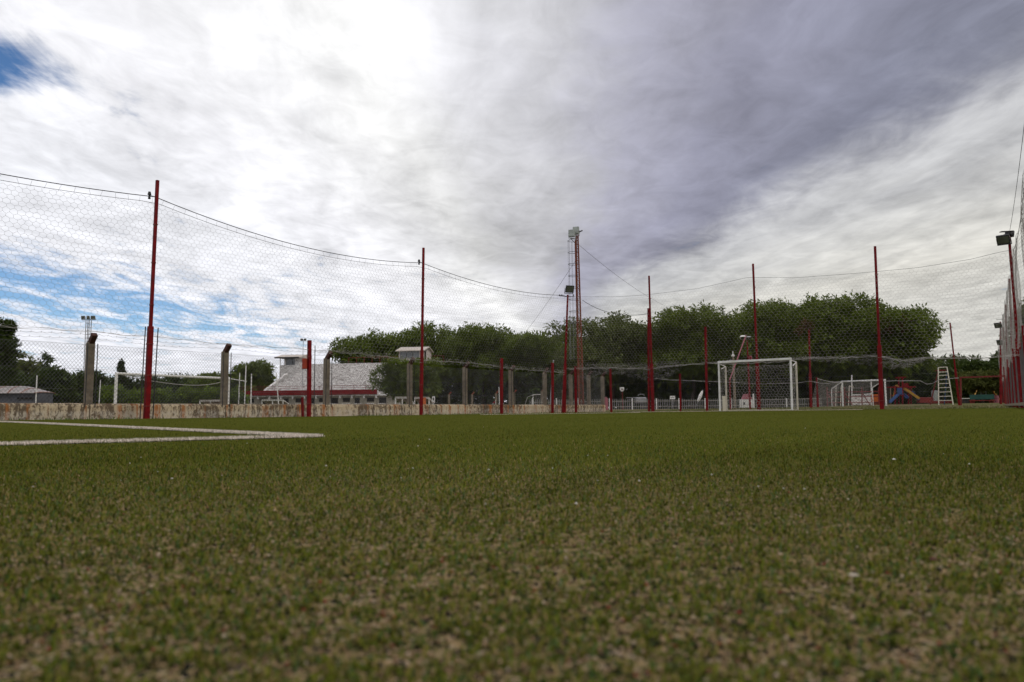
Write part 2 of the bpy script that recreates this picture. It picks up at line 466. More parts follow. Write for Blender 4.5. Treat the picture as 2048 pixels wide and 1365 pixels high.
def col_mat(name, rough=0.6, trans=0.2):
    mt = bpy.data.materials.new(name); mt.use_nodes = True
    T = mt.node_tree; b = T.nodes['Principled BSDF']; b.inputs['Roughness'].default_value = rough
    b.inputs['Specular IOR Level'].default_value = 0.0
    a = T.nodes.new('ShaderNodeVertexColor'); a.layer_name = 'Col'
    T.links.new(a.outputs[0], b.inputs['Base Color'])
    if trans:
        tr = T.nodes.new('ShaderNodeBsdfTranslucent'); T.links.new(a.outputs[0], tr.inputs[0])
        mx = T.nodes.new('ShaderNodeMixShader'); mx.inputs[0].default_value = trans
        T.links.new(b.outputs[0], mx.inputs[1]); T.links.new(tr.outputs[0], mx.inputs[2])
        T.links.new(mx.outputs[0], T.nodes['Material Output'].inputs[0])
    return mt
MAT['blade'] = col_mat('turf_fibre')
MAT['grain'] = col_mat('infill_grain', 0.8, 0)

# painted lines (corner of an area on the left), measured on the tips of the pile
def on_tip(px, py, z=0.02):
    d = ray(px, py); k = (z - CAM.z) / d.z; p = CAM + d * k
    return Vector((p.x, p.y, 0))
L_corner = on_tip(634, 866.5); L_near = on_tip(0, 881); L_far = on_tip(0, 841)
L_near = L_corner + (L_near - L_corner) * 2.2
L_far = L_corner + (L_far - L_corner).normalized() * 11.0
end_a = onU(1256, 28.1); end_b = onU(1725, 28.1)
HALF = 0.04
lines = [(L_corner, L_near), (L_corner, L_far), (end_a, end_b)]
worn_line = (Vector((rat(960) * 20, 20, 0)), Vector((rat(1280) * 22.5, 22.5, 0)))
def seg_dist(x, y, a, b):
    d = np.array([b.x - a.x, b.y - a.y]); L = np.hypot(*d); d = d / L
    k = np.clip((x - a.x) * d[0] + (y - a.y) * d[1], 0, L)
    return np.hypot(x - a.x - d[0] * k, y - a.y - d[1] * k)

def blades(name, x, y, hgt, wid, col, mt, parent, lean=(0.25, 1.1), z0=0.0, flat=0.0):
    n = len(x)
    z = gz(x, y) + z0
    root = np.stack([x, y, z], 1)
    az = RS.uniform(0, 2 * np.pi, n); ln = RS.uniform(lean[0], lean[1], n) + flat
    face = az + np.pi / 2 + RS.uniform(-0.7, 0.7, n)
    side = np.stack([np.cos(face), np.sin(face), np.zeros(n)], 1) * (wid * 0.5)[:, None]
    dirh = np.stack([np.cos(az), np.sin(az), np.zeros(n)], 1)
    up = np.array([[0, 0, 1.0]])
    h = hgt[:, None]
    midp = root + up * h * (0.62 * np.cos(ln * 0.5))[:, None] + dirh * h * (0.55 * np.sin(ln * 0.5))[:, None]
    tip = root + up * h * np.cos(ln)[:, None] * 1.0 + dirh * h * np.sin(ln)[:, None]
    vs = np.stack([root - side, root + side, midp - side * 0.8, midp + side * 0.8, tip], 1).reshape(-1, 3)
    b = (np.arange(n) * 5)[:, None]
    fs = np.concatenate([b + np.array([[0, 1, 3]]), b + np.array([[0, 3, 2]]), b + np.array([[2, 3, 4]])], 0)
    cc = np.repeat(col, 5, axis=0)
    return np_mesh(name, vs, fs, mt, parent, colors=cc)

def vnoise(x, y, sc, seed):
    """cheap smooth value noise"""
    r = np.random.RandomState(seed); tab = r.rand(256, 256)
    fx = x / sc; fy = y / sc
    ix = np.floor(fx).astype(int); iy = np.floor(fy).astype(int)
    ax = fx - ix; ay = fy - iy; ax = ax * ax * (3 - 2 * ax); ay = ay * ay * (3 - 2 * ay)
    t = lambda i, j: tab[i % 256, j % 256]
    return (t(ix, iy) * (1 - ax) + t(ix + 1, iy) * ax) * (1 - ay) + (t(ix, iy + 1) * (1 - ax) + t(ix + 1, iy + 1) * ax) * ay

def sample_wedge(n, d0, d1, power):
    """points in the wedge in front of the camera; radial density set by power (0: n per metre of depth)"""
    q = RS.rand(n)
    if power == 0: d = d0 + (d1 - d0) * q
    else: d = np.exp(np.log(d0) + (np.log(d1) - np.log(d0)) * q)
    a = RS.uniform(-0.76, 0.76, n)
    return a * d + RS.uniform(-.03, .03, n), d
def wedge_depths(n1, n2, d0, dm, d1):
    a = RS.uniform(d0, dm, n1); b = np.exp(RS.uniform(np.log(dm), np.log(d1), n2)); return np.concatenate([a, b])
by_ = wedge_depths(52000, 235000, 0.15, 0.8, 30.0)
bx_ = RS.uniform(-0.76, 0.76, len(by_)) * by_
uu = U.x * bx_ + U.y * by_; vv = V.x * bx_ + V.y * by_
# the pile is thinner in worn patches
wear = 0.55 * vnoise(bx_, by_, 0.0075, 3) + 0.30 * vnoise(bx_, by_, 0.020, 4) + 0.15 * vnoise(bx_, by_, 0.07, 5)
worn = 1.0 - sstep(0.45, 1.7, np.hypot(bx_ * 0.8, by_))        # the trodden patch round the eye
keep = (uu < 28.3) & (vv > -18.15) & (vv < 2.5) & (RS.rand(len(bx_)) < 1.0 - worn * (1.0 - sstep(0.40, 0.60, wear) * 0.8 - 0.04))
for a, b in lines: keep &= seg_dist(bx_, by_, a, b) > HALF
bx_, by_, worn = bx_[keep], by_[keep], worn[keep]
# tuft the points together: blades come in small bundles

n = len(bx_)
pal = np.array([[0.102, 0.112, 0.014], [0.076, 0.096, 0.013], [0.056, 0.096, 0.032], [0.135, 0.120, 0.024], [0.22, 0.155, 0.070], [0.052, 0.070, 0.011]])
pk = RS.choice(6, n, p=[0.28, 0.22, 0.14, 0.17, 0.10, 0.09])
colb = pal[pk] * RS.uniform(0.75, 1.2, n)[:, None]
pat = vnoise(bx_, by_, 0.9, 8)[:, None] * 0.35 + 0.83
colb *= pat
vb_ = V.x * bx_ + V.y * by_
colb *= (0.82 + 0.26 * vnoise(vb_, vb_ * 0, 0.16, 61) + 0.12 * vnoise(vb_, (U.x * bx_ + U.y * by_), 0.5, 62))[:, None]      # brushed grain along the rolls
tanf = (pk == 4) & (by_ > 1.5) & (RS.rand(n) < np.clip((by_ - 1.5) / 3, 0, 0.8)); colb[tanf] = pal[0] * 0.95
far = np.clip(by_ / 6.0, 1.0, 3.0)
hg = RS.uniform(0.006, 0.0115, n) + (1 - worn) * RS.uniform(0.0, 0.004, n); wd = RS.uniform(0.0010, 0.0018, n) * far
o = blades('turf_fibres', bx_, by_, hg, wd, colb, MAT['blade'], turf, lean=(0.6, 1.38), flat=0.24 * worn)
tag(o, kind='stuff')
# grains of sand and rubber lying in the pile near the eye
ng = 26000
gxs, gys = sample_wedge(ng, 0.14, 1.6, 1)
rs_ = RS.uniform(0.0006, 0.0017, ng)
gp = np.stack([gxs, gys, gz(gxs, gys) + rs_ * 0.6 + RS.uniform(0, 0.004, ng) * (RS.rand(ng) < 0.3)], 1)
octv = np.array([[1, 0, 0], [-1, 0, 0], [0, 1, 0], [0, -1, 0], [0, 0, 0.8], [0, 0, -0.8]], float)
octf = np.array([[0, 2, 4], [2, 1, 4], [1, 3, 4], [3, 0, 4], [2, 0, 5], [1, 2, 5], [3, 1, 5], [0, 3, 5]])
jit = RS.uniform(0.6, 1.4, (ng, 6, 1))
gv = (gp[:, None, :] + octv[None] * rs_[:, None, None] * jit).reshape(-1, 3)
gf = (octf[None] + (np.arange(ng) * 6)[:, None, None]).reshape(-1, 3)
gpal = np.array([[0.012, 0.012, 0.016], [0.33, 0.23, 0.14], [0.22, 0.145, 0.085], [0.42, 0.33, 0.24], [0.20, 0.05, 0.035]])
gc = np.repeat(gpal[RS.choice(5, ng, p=[0.3, 0.3, 0.27, 0.10, 0.03])], 6, axis=0)
o = np_mesh('infill_grains', gv, gf, MAT['grain'], turf, colors=gc); tag(o, kind='stuff')

# white lines: a strip with its own longer pile
MAT['line'] = pm('line_backing', (0.62, 0.56, 0.49), (0.48, 0.42, 0.35), 40, 0.9)
for a, b in lines + [worn_line]:
    d = (b - a); L = d.length; d.normalize(); nrm = Vector((-d.y, d.x, 0))
    k = max(2, int(L / 0.25)); mb = MB(); vs = []; fs = []
    for i in range(k + 1):
        c = a + d * (L * i / k)
        for sgn in (-1, 1):
            q = c + nrm * (sgn * HALF); vs.append((q.x, q.y, g(q.x, q.y) + 0.004))
    fs = [(2 * i, 2 * i + 2, 2 * i + 3, 2 * i + 1) for i in range(k)]
    mb.add(vs, fs); lo = mb.build('painted_line', MAT['line'], turf)
    depth = min(a.y, b.y)
    nn = int(L * (7000 if depth < 12 else 1400 if depth > 22.6 else 500))
    kk = RS.rand(nn); q = RS.uniform(-HALF, HALF, nn) * (0.8 + 0.35 * vnoise(kk * L, kk * 0, 0.05, 41) + 0.12 * RS.randn(nn))
    lxs = a.x + d.x * L * kk + nrm.x * q; lys = a.y + d.y * L * kk + nrm.y * q
    lc = np.array([[0.76, 0.68, 0.60]]) * RS.uniform(0.7, 1.15, nn)[:, None]
    gm_ = RS.rand(nn) < 0.10; lc[gm_] = np.array([0.10, 0.11, 0.03])
    big_ = 1.0 if depth < 12 else 2.6
    o = blades('white_fibres', lxs, lys, RS.uniform(0.011, 0.021, nn), RS.uniform(0.0013, 0.0024, nn) * big_, lc, MAT['blade'], lo)
    tag(o, kind='stuff')

# ------------------------------------------------------------------ fence building blocks
def hexnet(name, p0, dirv, a0, a1, bot, top, mt, parent, wdt=0.155, ve=0.062, sd=0.042, r=0.0025, billow=0.05, seed=1, jit=0.006):
    """hexagonal cord netting on the line p0 + dirv * a between the heights bot(a) and top(a)"""
    rr = np.random.RandomState(seed)
    pitch = ve + sd
    zmin = min(bot(a) for a in np.linspace(a0, a1, 40)) - pitch; zmax = max(top(a) for a in np.linspace(a0, a1, 40))
    rows = int((zmax - zmin) / pitch) + 2; cols = int((a1 - a0) / wdt) + 2
    # nodes: for each row a zigzag of 2*cols points
    j = np.arange(rows)[:, None]; i = np.arange(2 * cols)[None, :]
    Apos = a0 + (i * 0.5 + (j % 2) * 0.5 * 0) * wdt + 0 * j
    up = ((i + j) % 2)
    Zpos = zmin + j * pitch + up * sd
    Apos = Apos + rr.normal(0, jit, Apos.shape); Zpos = Zpos + rr.normal(0, jit, Zpos.shape)
    ph = rr.rand(4) * 6
    off = billow * (np.sin(Apos * 0.9 + ph[0]) * np.sin(Zpos * 1.1 + ph[1]) + 0.5 * np.sin(Apos * 2.3 + ph[2] + Zpos))
    nv_ = Vector((-dirv.y, dirv.x, 0))
    tv = np.vectorize(top)(Apos); bv = np.vectorize(bot)(Apos)
    # hang the top rows from the cable: shift the whole column so that it follows the sag
    Px = p0.x + dirv.x * Apos + nv_.x * off; Py = p0.y + dirv.y * Apos + nv_.y * off
    ok = (Zpos < tv) & (Zpos > bv) & (Apos >= a0) & (Apos <= a1)
    PT = np.stack([Px, Py, Zpos], -1)
    A = []; B = []
    e = ok[:, :-1] & ok[:, 1:]; A.append(PT[:, :-1][e]); B.append(PT[:, 1:][e])
    # vertical joins: upper node of row j to lower node of row j+1 in the same column
    e = ok[:-1] & ok[1:] & (up[:-1] == 1); A.append(PT[:-1][e]); B.append(PT[1:][e])
    return strands(name, np.concatenate(A), np.concatenate(B), r, mt, parent)

def chain_link(name, p0, dirv, a0, a1, bot, top, mt, parent, pitch=0.085, r=0.0016):
    """diamond wire mesh: long straight wires leaning both ways, cut at the ends"""
    A = []; B = []
    H = max(top(a) - bot(a) for a in np.linspace(a0, a1, 9))
    sl = 0.85                                  # horizontal run per unit height
    for sg in (1, -1):
        a = a0 - H * sl - 0.1
        while a < a1 + H * sl + 0.1:
            z0, z1 = 0.0, H
            s0 = a; s1 = a + sg * sl * H
            # clip to a0..a1
            k0, k1 = 0.0, 1.0
            ds = s1 - s0
            for lim, up_ in ((a0, False), (a1, True)):
                k = (lim - s0) / ds
                if (ds > 0) == up_: k1 = min(k1, k)
                else: k0 = max(k0, k)
            if k1 - k0 > 0.01:
                for q0, q1 in ((k0, (k0 + k1) / 2), ((k0 + k1) / 2, k1)):
                    pts = []
                    for k in (q0, q1):
                        ss_ = s0 + ds * k; zb = bot(ss_); zz = zb + (top(ss_) - zb) * k
                        pts.append((p0.x + dirv.x * ss_, p0.y + dirv.y * ss_, zz))
                    A.append(pts[0]); B.append(pts[1])
            a += pitch
    return strands(name, A, B, r, mt, parent)

def cable(name, pts, r, mt, parent, n=5):
    return MB().path(pts, r, n).build(name, mt, parent)

def sagline(a, b, sag, n=14):
    a = Vector(a); b = Vector(b)
    return [a.lerp(b, i / n) - Vector((0, 0, 4 * sag * (i / n) * (1 - i / n))) for i in range(n + 1)]

def rag(p, q, dz, n, amp, seed):      # a loose rope of gathered netting between two points
    r = random.Random(seed); pts = []
    for i in range(n + 1):
        k = i / n
        c = Vector(p).lerp(Vector(q), k) - Vector((0, 0, 4 * dz * k * (1 - k)))
        pts.append(c + Vector((r.uniform(-amp, amp), r.uniform(-amp, amp), r.uniform(-amp, amp))))
    return pts

def tangle(name, f0, f1, lo, hi, line, nseg, mt, parent, seed, r=0.0035):
    """gathered, knotted netting hanging along a fence line: many short cords"""
    rr = np.random.RandomState(seed); A = []; B = []
    for _ in range(nseg):
        a = rr.uniform(f0, f1); z0 = lo(a); z1 = hi(a)
        z = rr.uniform(z0, z1); p = line(a, z)
        q = line(a + rr.normal(0, 0.075), min(max(z + rr.normal(0, 0.06), z0 - 0.02), z1 + 0.02))
        sh = rr.normal(0, 0.04, 2)
        A.append((p.x + sh[0], p.y + sh[1], p.z)); B.append((q.x + rr.normal(0, .03), q.y + rr.normal(0, .03), q.z))
    return tag(strands(name, A, B, r, mt, parent), kind='stuff')

def red_post(parent, base, top, w_low, w_up, split, name='post', mt='red'):
    """square tube post: a thick lower length and a thinner upper length"""
    mb = MB(); d = top - base; k = split / d.z if split else 0
    b0 = base - Vector((0, 0, 0.15))
    if split and k < 0.98:
        mp_ = base + d * k
        mb.beam(b0, mp_, w_low, w_low, U); mb.beam(mp_ - d.normalized() * 0.02, top, w_up, w_up, U)
    else:
        mb.beam(b0, top, w_low, w_low, U)
    ob = mb.build(name, MAT[mt], parent, bevel=0.006)
    for kz in (([0.32, 1.1, 1.9, 2.9, 4.0, 5.0] if d.z > 4 else [0.4, 1.2, 1.85]) if w_low > 0.08 else []):
        if kz > d.z - 0.1: continue
        c_ = base + d * (kz / d.z); ww_ = (w_low if (not split or kz < split) else w_up) + 0.014
        MB().box(c_, (ww_, ww_, 0.03), U, V).tube(c_ + V * (ww_ / 2), c_ + V * (ww_ / 2 + 0.04), 0.009, n=5).build('clamp', MAT['red_dull'], ob)
    return ob

def floodlight(parent, c, aim, size, name='floodlight', hm='dark', gm='lamp_glass'):
    """a lamp head: tapered housing, glass front with a rim, cooling ribs and a stirrup"""
    c = Vector(c); aim = Vector(aim).normalized()
    ex = aim.cross(Vector((0, 0, 1))).normalized(); ey = ex.cross(aim).normalized()
    wd_, ht_, dp_ = size
    mb = MB(); ring = []
    for k, sc in ((0.5, 1.0), (0.1, 1.0), (-0.5, 0.62)):
        for (i, j) in ((-1, -1), (1, -1), (1, 1), (-1, 1)):
            ring.append(c + aim * dp_ * k + ex * (i * wd_ / 2 * sc) + ey * (j * ht_ / 2 * sc))
    fs = [(0, 3, 2, 1), (8, 9, 10, 11)]
    for b in (0, 4): fs += [(b + i, b + (i + 1) % 4, b + 4 + (i + 1) % 4, b + 4 + i) for i in range(4)]
    mb.add(ring, fs)
    for i in range(5):
        mb.box(c - aim * dp_ * 0.42 + ex * ((i - 2) * wd_ * 0.13), (0.012, ht_ * 0.55, dp_ * 0.3), ex, ey, aim)
    for i in (-1, 1):
        mb.box(c + ex * (i * wd_ * 0.54) - ey * ht_ * 0.3, (0.015, ht_ * 0.75, 0.04), ex, ey, aim)
    mb.box(c - ey * ht_ * 0.68, (wd_ * 1.1, 0.02, 0.04), ex, ey, aim)
    o = mb.build(name, MAT[hm], parent)
    MB().box(c + aim * (dp_ * 0.5 + 0.006), (wd_ * 0.86, ht_ * 0.8, 0.008), ex, ey, aim).build('glass', MAT[gm], o)
    return o

def ground_of(p): return g(p.x, p.y)

# ------------------------------------------------------------------ left ball-stop net (v = -18.5)
VL = -18.5; UE = 29.9
def lineL(a, z=0.0): return UV(a, VL, z)
LF = thing('ball_stop_fence', 'tall hexagonal ball-stop net on red posts along the low wall, left of the pitch', 'fence')
p_tall0 = onV(293, VL); p_s1 = onV(618, VL); p_tall1 = onV(842, VL); p_s2 = onV(1003, VL)
u_of = lambda p: p.x * U.x + p.y * U.y
def tall(parent, base, px_t, py_t, wl=0.118, wu=0.074, split=2.35):
    b = Vector((base.x, base.y, ground_of(base))); t_ = P(px_t, py_t, base.y)
    red_post(parent, b, t_, wl, wu, split); return b, t_
b0, t0 = tall(LF, p_tall0, 315, 361)
b1, t1 = tall(LF, p_tall1, 847, 496, 0.095, 0.072)
for p_, pxt, pyt in ((p_s1, 619, 681), (p_s2, 1003, 717)):
    b = Vector((p_.x, p_.y, ground_of(p_))); red_post(LF, b, P(pxt, pyt, p_.y), 0.10, 0.10, 0)
bn_ = UV(-0.3, VL); red_post(LF, Vector((bn_.x, bn_.y, g(bn_.x, bn_.y))), Vector((bn_.x, bn_.y, 5.9)), 0.135, 0.085, 2.35)
# tension rods beside the first posts, box and stub on the short post
for off_ in (-0.16, 0.17):
    q = lineL(u_of(p_tall0) + off_); zq_ = ground_of(q)
    MB().tube((q.x, q.y, zq_ - .05), (q.x + .05, q.y, 2.28), 0.014, n=6).build('tension_rod', MAT['dark'], LF)
q = lineL(u_of(p_s1) + 0.19); MB().tube((q.x, q.y, ground_of(q) - .05), (q.x, q.y, 2.15), 0.014, n=6).build('tension_rod', MAT['dark'], LF)
q = P(609.5, 728, p_s1.y - 0.06)
bx = MB().box(q, (0.14, 0.10, 0.32)).build('switch_box', MAT['box_red'], LF, bevel=0.008)
MB().box(q + Vector((0, -0.053, 0)), (0.11, 0.008, 0.27)).build('lid', MAT['box_red'], bx)
q = onV(606, VL + 0.35); MB().beam((q.x, q.y, ground_of(q) - .1), P(604.5, 795, q.y), 0.06, 0.06, U).build('stub_post', MAT['red'], LF)
UC = UE                                           # corner with the end fence
pole_b = UV(UE, VL); pole_b.z = ground_of(pole_b)
pole_t = P(1135.5, 590, pole_b.y)
cab_pts = [(-0.3, 5.62), (u_of(p_tall0), P(308, 394, p_tall0.y).z), (u_of(p_tall1), P(845, 526, p_tall1.y).z), (UE, P(1133, 591, pole_b.y).z)]
sags = [0.30, 0.42, 0.30]
def cableL(a, drop=0.0):
    for (a0, z0), (a1, z1), sg in zip(cab_pts[:-1], cab_pts[1:], sags):
        if a <= a1 or a1 == cab_pts[-1][0]:
            k = min(max((a - a0) / (a1 - a0), 0), 1); return z0 + (z1 - z0) * k - 4 * sg * k * (1 - k) - drop
for (a0, z0), (a1, z1) in zip(cab_pts[:-1], cab_pts[1:]):
    cable('head_cable', [lineL(a, cableL(a)) for a in np.linspace(a0, a1, 19)], 0.011, MAT['cable'], LF)
cable('net_head_rope', [lineL(a, cableL(a, 0.14)) for a in np.linspace(-0.3, UE, 60)], 0.006, MAT['wire'], LF)
A = []; B = []
for a in np.arange(-0.2, UE, 0.155 * 2):
    A.append(tuple(lineL(a, cableL(a, 0.02)))); B.append(tuple(lineL(a + rnd.uniform(-.08, .08), cableL(a, 0.17))))
tag(strands('net_ties', A, B, 0.003, MAT['wire'], LF), kind='stuff')
for a_, z_ in cab_pts[1:3]:
    ins = MB(); q = lineL(a_ - 0.14, z_)
    ins.tube(q - Vector((0, 0, .09)), q + Vector((0, 0, .05)), 0.035, 0.02, 8); ins.tube(q + Vector((0, 0, .02)), q + Vector((0, 0, .10)), 0.05, 0.03, 8)
    ins.beam(q, lineL(a_, z_), 0.02, 0.02)
    ins.build('insulator', MAT['cable'], LF)
botL_pts = [(-1, 2.02), (u_of(p_tall0), 2.02), (14.5, 2.0), (u_of(p_tall1), 1.96), (25, 1.9), (UE, 1.8)]
def botL(a): return float(np.interp(a, [p[0] for p in botL_pts], [p[1] for p in botL_pts])) + 0.02 * math.sin(a * 0.9) + 0.012 * math.sin(a * 5.3)
hexnet('hexagon_net', Vector((V.x * VL, V.y * VL, 0)), U, -0.3, UE, botL, lambda a: cableL(a, 0.15), MAT['net'], LF, seed=5)
for sd_ in (1, 2, 3):
    cable('net_foot_rope', [lineL(a, botL(a) + rnd.uniform(-.02, .03)) for a in np.linspace(-0.3, UE, 130)], 0.004, MAT['net'], LF, 4)
tangle('gathered_net', 15, UE, lambda a: botL(a) - 0.10, lambda a: botL(a) + 0.12, lambda a, z: lineL(a, z), 600, MAT['net_pale'], LF, 3, 0.0026)

# corner lighting pole
CP = thing('floodlight_pole', 'slim red pole with one black floodlight at the far left corner of the pitch', 'light pole')
pb2 = P(1127, 825, pole_b.y); pb = Vector((pb2.x, pole_b.y, pole_b.z))
mb = MB(); mid_ = pb.lerp(pole_t, 0.4)
mb.tube(pb - Vector((0, 0, .15)), mid_, 0.11, 0.075, 8); mb.tube(mid_, pole_t, 0.06, 0.042, 8)
mb.build('mast', MAT['red'], CP)
floodlight(CP, P(1138.5, 578, pole_b.y) , (0.25, -0.85, -0.35), (0.40, 0.34, 0.22))
mb = MB(); c_ = P(1132, 592, pole_b.y)
mb.beam(c_ - Vector((0.35, 0, 0)), c_ + Vector((0.4, 0, -0.06)), 0.03, 0.03)
for k in (-0.3, -0.2, 0.36): mb.tube(c_ + Vector((k, 0, -.02)), c_ + Vector((k, 0, .07)), 0.03, 0.02, 6)
mb.build('cable_bracket', MAT['dark'], CP)

# ------------------------------------------------------------------ end fence (u = 29.9)
def lineE(a, z=0.0): return UV(UE, a, z)            # a is the v coordinate
v_of = lambda p: p.x * V.x + p.y * V.y
def colE(px): return v_of(onU(px, UE))
def curve_px(pts, linefun=onU, const=UE, vf=None):
    vs = []; zs = []
    for px, py in pts:
        q = onU(px, UE); vs.append(v_of(q)); zs.append(P(px, py, q.y).z)
    return lambda a: float(np.interp(a, vs, zs))
EF = thing('ball_stop_fence', 'sagging hexagonal net over wire mesh on red posts behind the white goal', 'fence')
for px, pxt, pyt, wl, wu, sp_ in ((1306, 1298, 552, 0.12, 0.065, 2.1), (1518, 1506, 528, 0.12, 0.07, 2.1), (1764, 1750, 493, 0.135, 0.08, 2.35)):
    tall(EF, onU(px, UE), pxt, pyt, wl, wu, sp_)
for px, pxt, pyt, wl in ((1105, 1105, 726, 0.095), (1152, 1151, 733, 0.095), (1222.5, 1221, 738, 0.085), (1298, 1297, 617, 0.085), (1414, 1411, 654, 0.085), (1361, 1360, 748, 0.07)):
    q = onU(px, UE) if px > 1140 else onV(px, VL + 0.15)
    red_post(EF, Vector((q.x, q.y, ground_of(q))), P(pxt, pyt, q.y), wl, wl, 0)
topE = curve_px([(1130, 594), (1240, 594), (1300, 590), (1400, 578), (1470, 563), (1506, 555), (1600, 556), (1700, 549), (1750, 545), (1850, 536), (1960, 519), (2018, 505), (2046, 500)])
botE = curve_px([(1130, 738), (1220, 737), (1300, 738), (1345, 733), (1400, 728), (1440, 726), (1620, 717), (1700, 716), (1760, 712), (1800, 722), (1850, 718), (1960, 716), (2046, 712)])
VR = v_of(onU(2046, UE)) 
hexnet('hexagon_net', Vector((U.x * UE, U.y * UE, 0)), V, VL, VR, lambda a: botE(a) - 0.02 + 0.05 * math.sin(a * 3), lambda a: topE(a) - 0.02 - 0.06 * (0.5 + 0.5 * math.sin(a * 1.9)), MAT['net_pale'], EF, seed=9, jit=0.008, r=0.0028)
cable('net_head_rope', [lineE(a, topE(a)) for a in np.linspace(VL, VR, 60)], 0.006, MAT['wire'], EF)
for sd_ in (1, 2, 3, 4):
    r_ = random.Random(sd_ + 20)
    cable('net_foot_rope', [lineE(a, botE(a) + r_.uniform(-.04, .05)) + U * r_.uniform(-.05, .05) for a in np.linspace(VL, VR, 90)], 0.006, MAT['net_pale'], EF, 4)
hang = curve_px([(1130, 742), (1175, 765), (1200, 748), (1240, 750), (1275, 757), (1310, 764), (1335, 758), (1360, 742), (1440, 729), (1600, 721), (1690, 726), (1740, 730), (1790, 738), (1820, 736), (1850, 722), (1900, 718), (2046, 716)])
tangle('gathered_net', colE(1160), colE(1360), hang, lambda a: botE(a) + 0.22, lineE, 1300, MAT['net'], EF, 6, 0.003)
tangle('gathered_net', colE(1440), colE(1765), hang, lambda a: botE(a) + 0.08, lineE, 650, MAT['net'], EF, 8, 0.003)
tangle('gathered_net', colE(1765), colE(1855), hang, lambda a: botE(a) + 0.05, lineE, 320, MAT['net_pale'], EF, 7, 0.0035)
chain_link('wire_mesh', Vector((U.x * UE, U.y * UE, 0)), V, colE(1160), colE(1900), lambda a: g(*lineE(a)[:2]) + 0.02, lambda a: botE(a), MAT['wire'], EF, 0.10, 0.0024)
for hh in (0.62, 1.25):
    cable('line_wire', [lineE(a, g(*lineE(a)[:2]) + hh) for a in np.linspace(colE(1160), colE(1900), 12)], 0.003, MAT['wire'], EF, 4)
ropeE = curve_px([(1300, 756), (1340, 760), (1440, 764), (1520, 768), (1600, 766), (1625, 762), (1640, 768), (1700, 763), (1780, 762), (1850, 762), (1857, 772), (1880, 760), (1920, 756)])
for sd_ in (3, 4):
    r_ = random.Random(sd_)
    cable('slack_rope', [lineE(a, ropeE(a) + r_.uniform(-.015, .015)) - U * -0.12 for a in np.linspace(colE(1300), colE(1920), 60)], 0.008, MAT['net_pale'], EF, 4)

# ------------------------------------------------------------------ right-hand fence, seen nearly end on
RF = thing('ball_stop_fence', 'red-posted net fence running away along the right edge of the pitch', 'fence')
r0_ = Vector((rat(2046) * 24.9, 24.9, 0)); r3_ = Vector((rat(2011) * 50.6, 50.6, 0))
RD = (r3_ - r0_); RL = RD.length; RD.normalize()
def lineR(a, z=0.0): q = r0_ + RD * a; return Vector((q.x, q.y, z))
right_spec = [(2038, 2019, 558, 33.2, 0.13, 0.085), (2023, 2011, 610, 41.7, 0.13, 0.085), (2016, 2006, 655, 50.6, 0.12, 0.08)]
for px, pxt, pyt, yy, wl, wu in right_spec:
    q = lineR((yy - r0_.y) / RD.y); b = Vector((q.x, q.y, ground_of(q)))
    t_ = P(pxt, pyt, q.y); t_.y = q.y
    red_post(RF, b, t_, wl, wu, 2.3)
for yy in (20.5, 29.0, 37.4, 46.0, 55.0):
    q = lineR((yy - r0_.y) / RD.y); b = Vector((q.x, q.y, ground_of(q)))
    red_post(RF, b, b + Vector((-0.03, 0, 2.3)), 0.11, 0.11, 0)
q = lineR(-19.0); red_post(RF, Vector((q.x, q.y, g(q.x, q.y))), Vector((q.x, q.y, 5.9)), 0.14, 0.09, 2.35)
def topR(a):
    k = ((a + 11) % 10.2) / 10.2; return 5.25 - 4 * 0.3 * k * (1 - k) 
def botR(a): return 2.05 + 0.12 * math.sin(a * 1.3) - 0.25 * (a > 20)
hexnet('hexagon_net', r0_, RD, -19, 40, botR, topR, MAT['net'], RF, seed=14, billow=0.10, r=0.0028)
chain_link('wire_mesh', r0_, RD, -11, 40, lambda a: g(*lineR(a)[:2]) + 0.02, botR, MAT['wire'], RF, 0.10, 0.0017)
cable('net_head_rope', [lineR(a, topR(a)) for a in np.linspace(-19, 40, 90)], 0.008, MAT['wire'], RF)
cable('head_cable', sagline(P(2018, 470, 24.9), lineR(-19, 6.4), 0.3), 0.006, MAT['cable'], RF)
# kerb under it
mb = MB(); mb.box(lineR(14, ground_of(lineR(14)) + 0.02) - Vector((0.12, 0, 0)), (52, 0.16, 0.09), RD, None, (0, 0, 1)).build('kerb', MAT['concrete'], RF)

RP = thing('floodlight_pole', 'tall red pole with tilted black floodlight at the right edge of the picture', 'light pole')
b = Vector((r0_.x, r0_.y, ground_of(r0_))); t_ = P(2018, 474, 24.9)
red_post(RP, b, t_, 0.15, 0.085, 2.35, 'mast')
floodlight(RP, P(2007, 478, 24.8), (-0.55, -0.55, -0.55), (0.38, 0.32, 0.18))
MB().box(P(2013, 463.5, 24.9), (0.42, 0.12, 0.025), (1, 0, 0.05)).build('cross_arm', MAT['dark'], RP)
floodlight(RP, P(2018, 468, 25.1), (0.7, 0.5, -0.3), (0.28, 0.2, 0.14))
RP2 = thing('floodlight_pole', 'smaller far red pole carrying two floodlights beyond the right fence corner', 'light pole')
bb = lineR((48.5 - r0_.y) / RD.y); b = Vector((bb.x - 0.35, bb.y, ground_of(bb))); t_ = P(2001, 644, 48.5)
mb = MB(); mb.tube(b - Vector((0, 0, .1)), t_, 0.075, 0.045, 8).build('mast', MAT['red'], RP2)
floodlight(RP2, P(1996.5, 650, 48.4), (-0.6, -0.5, -0.5), (0.42, 0.34, 0.2))
floodlight(RP2, P(2000, 684, 48.4), (-0.6, -0.5, -0.4), (0.34, 0.3, 0.2))
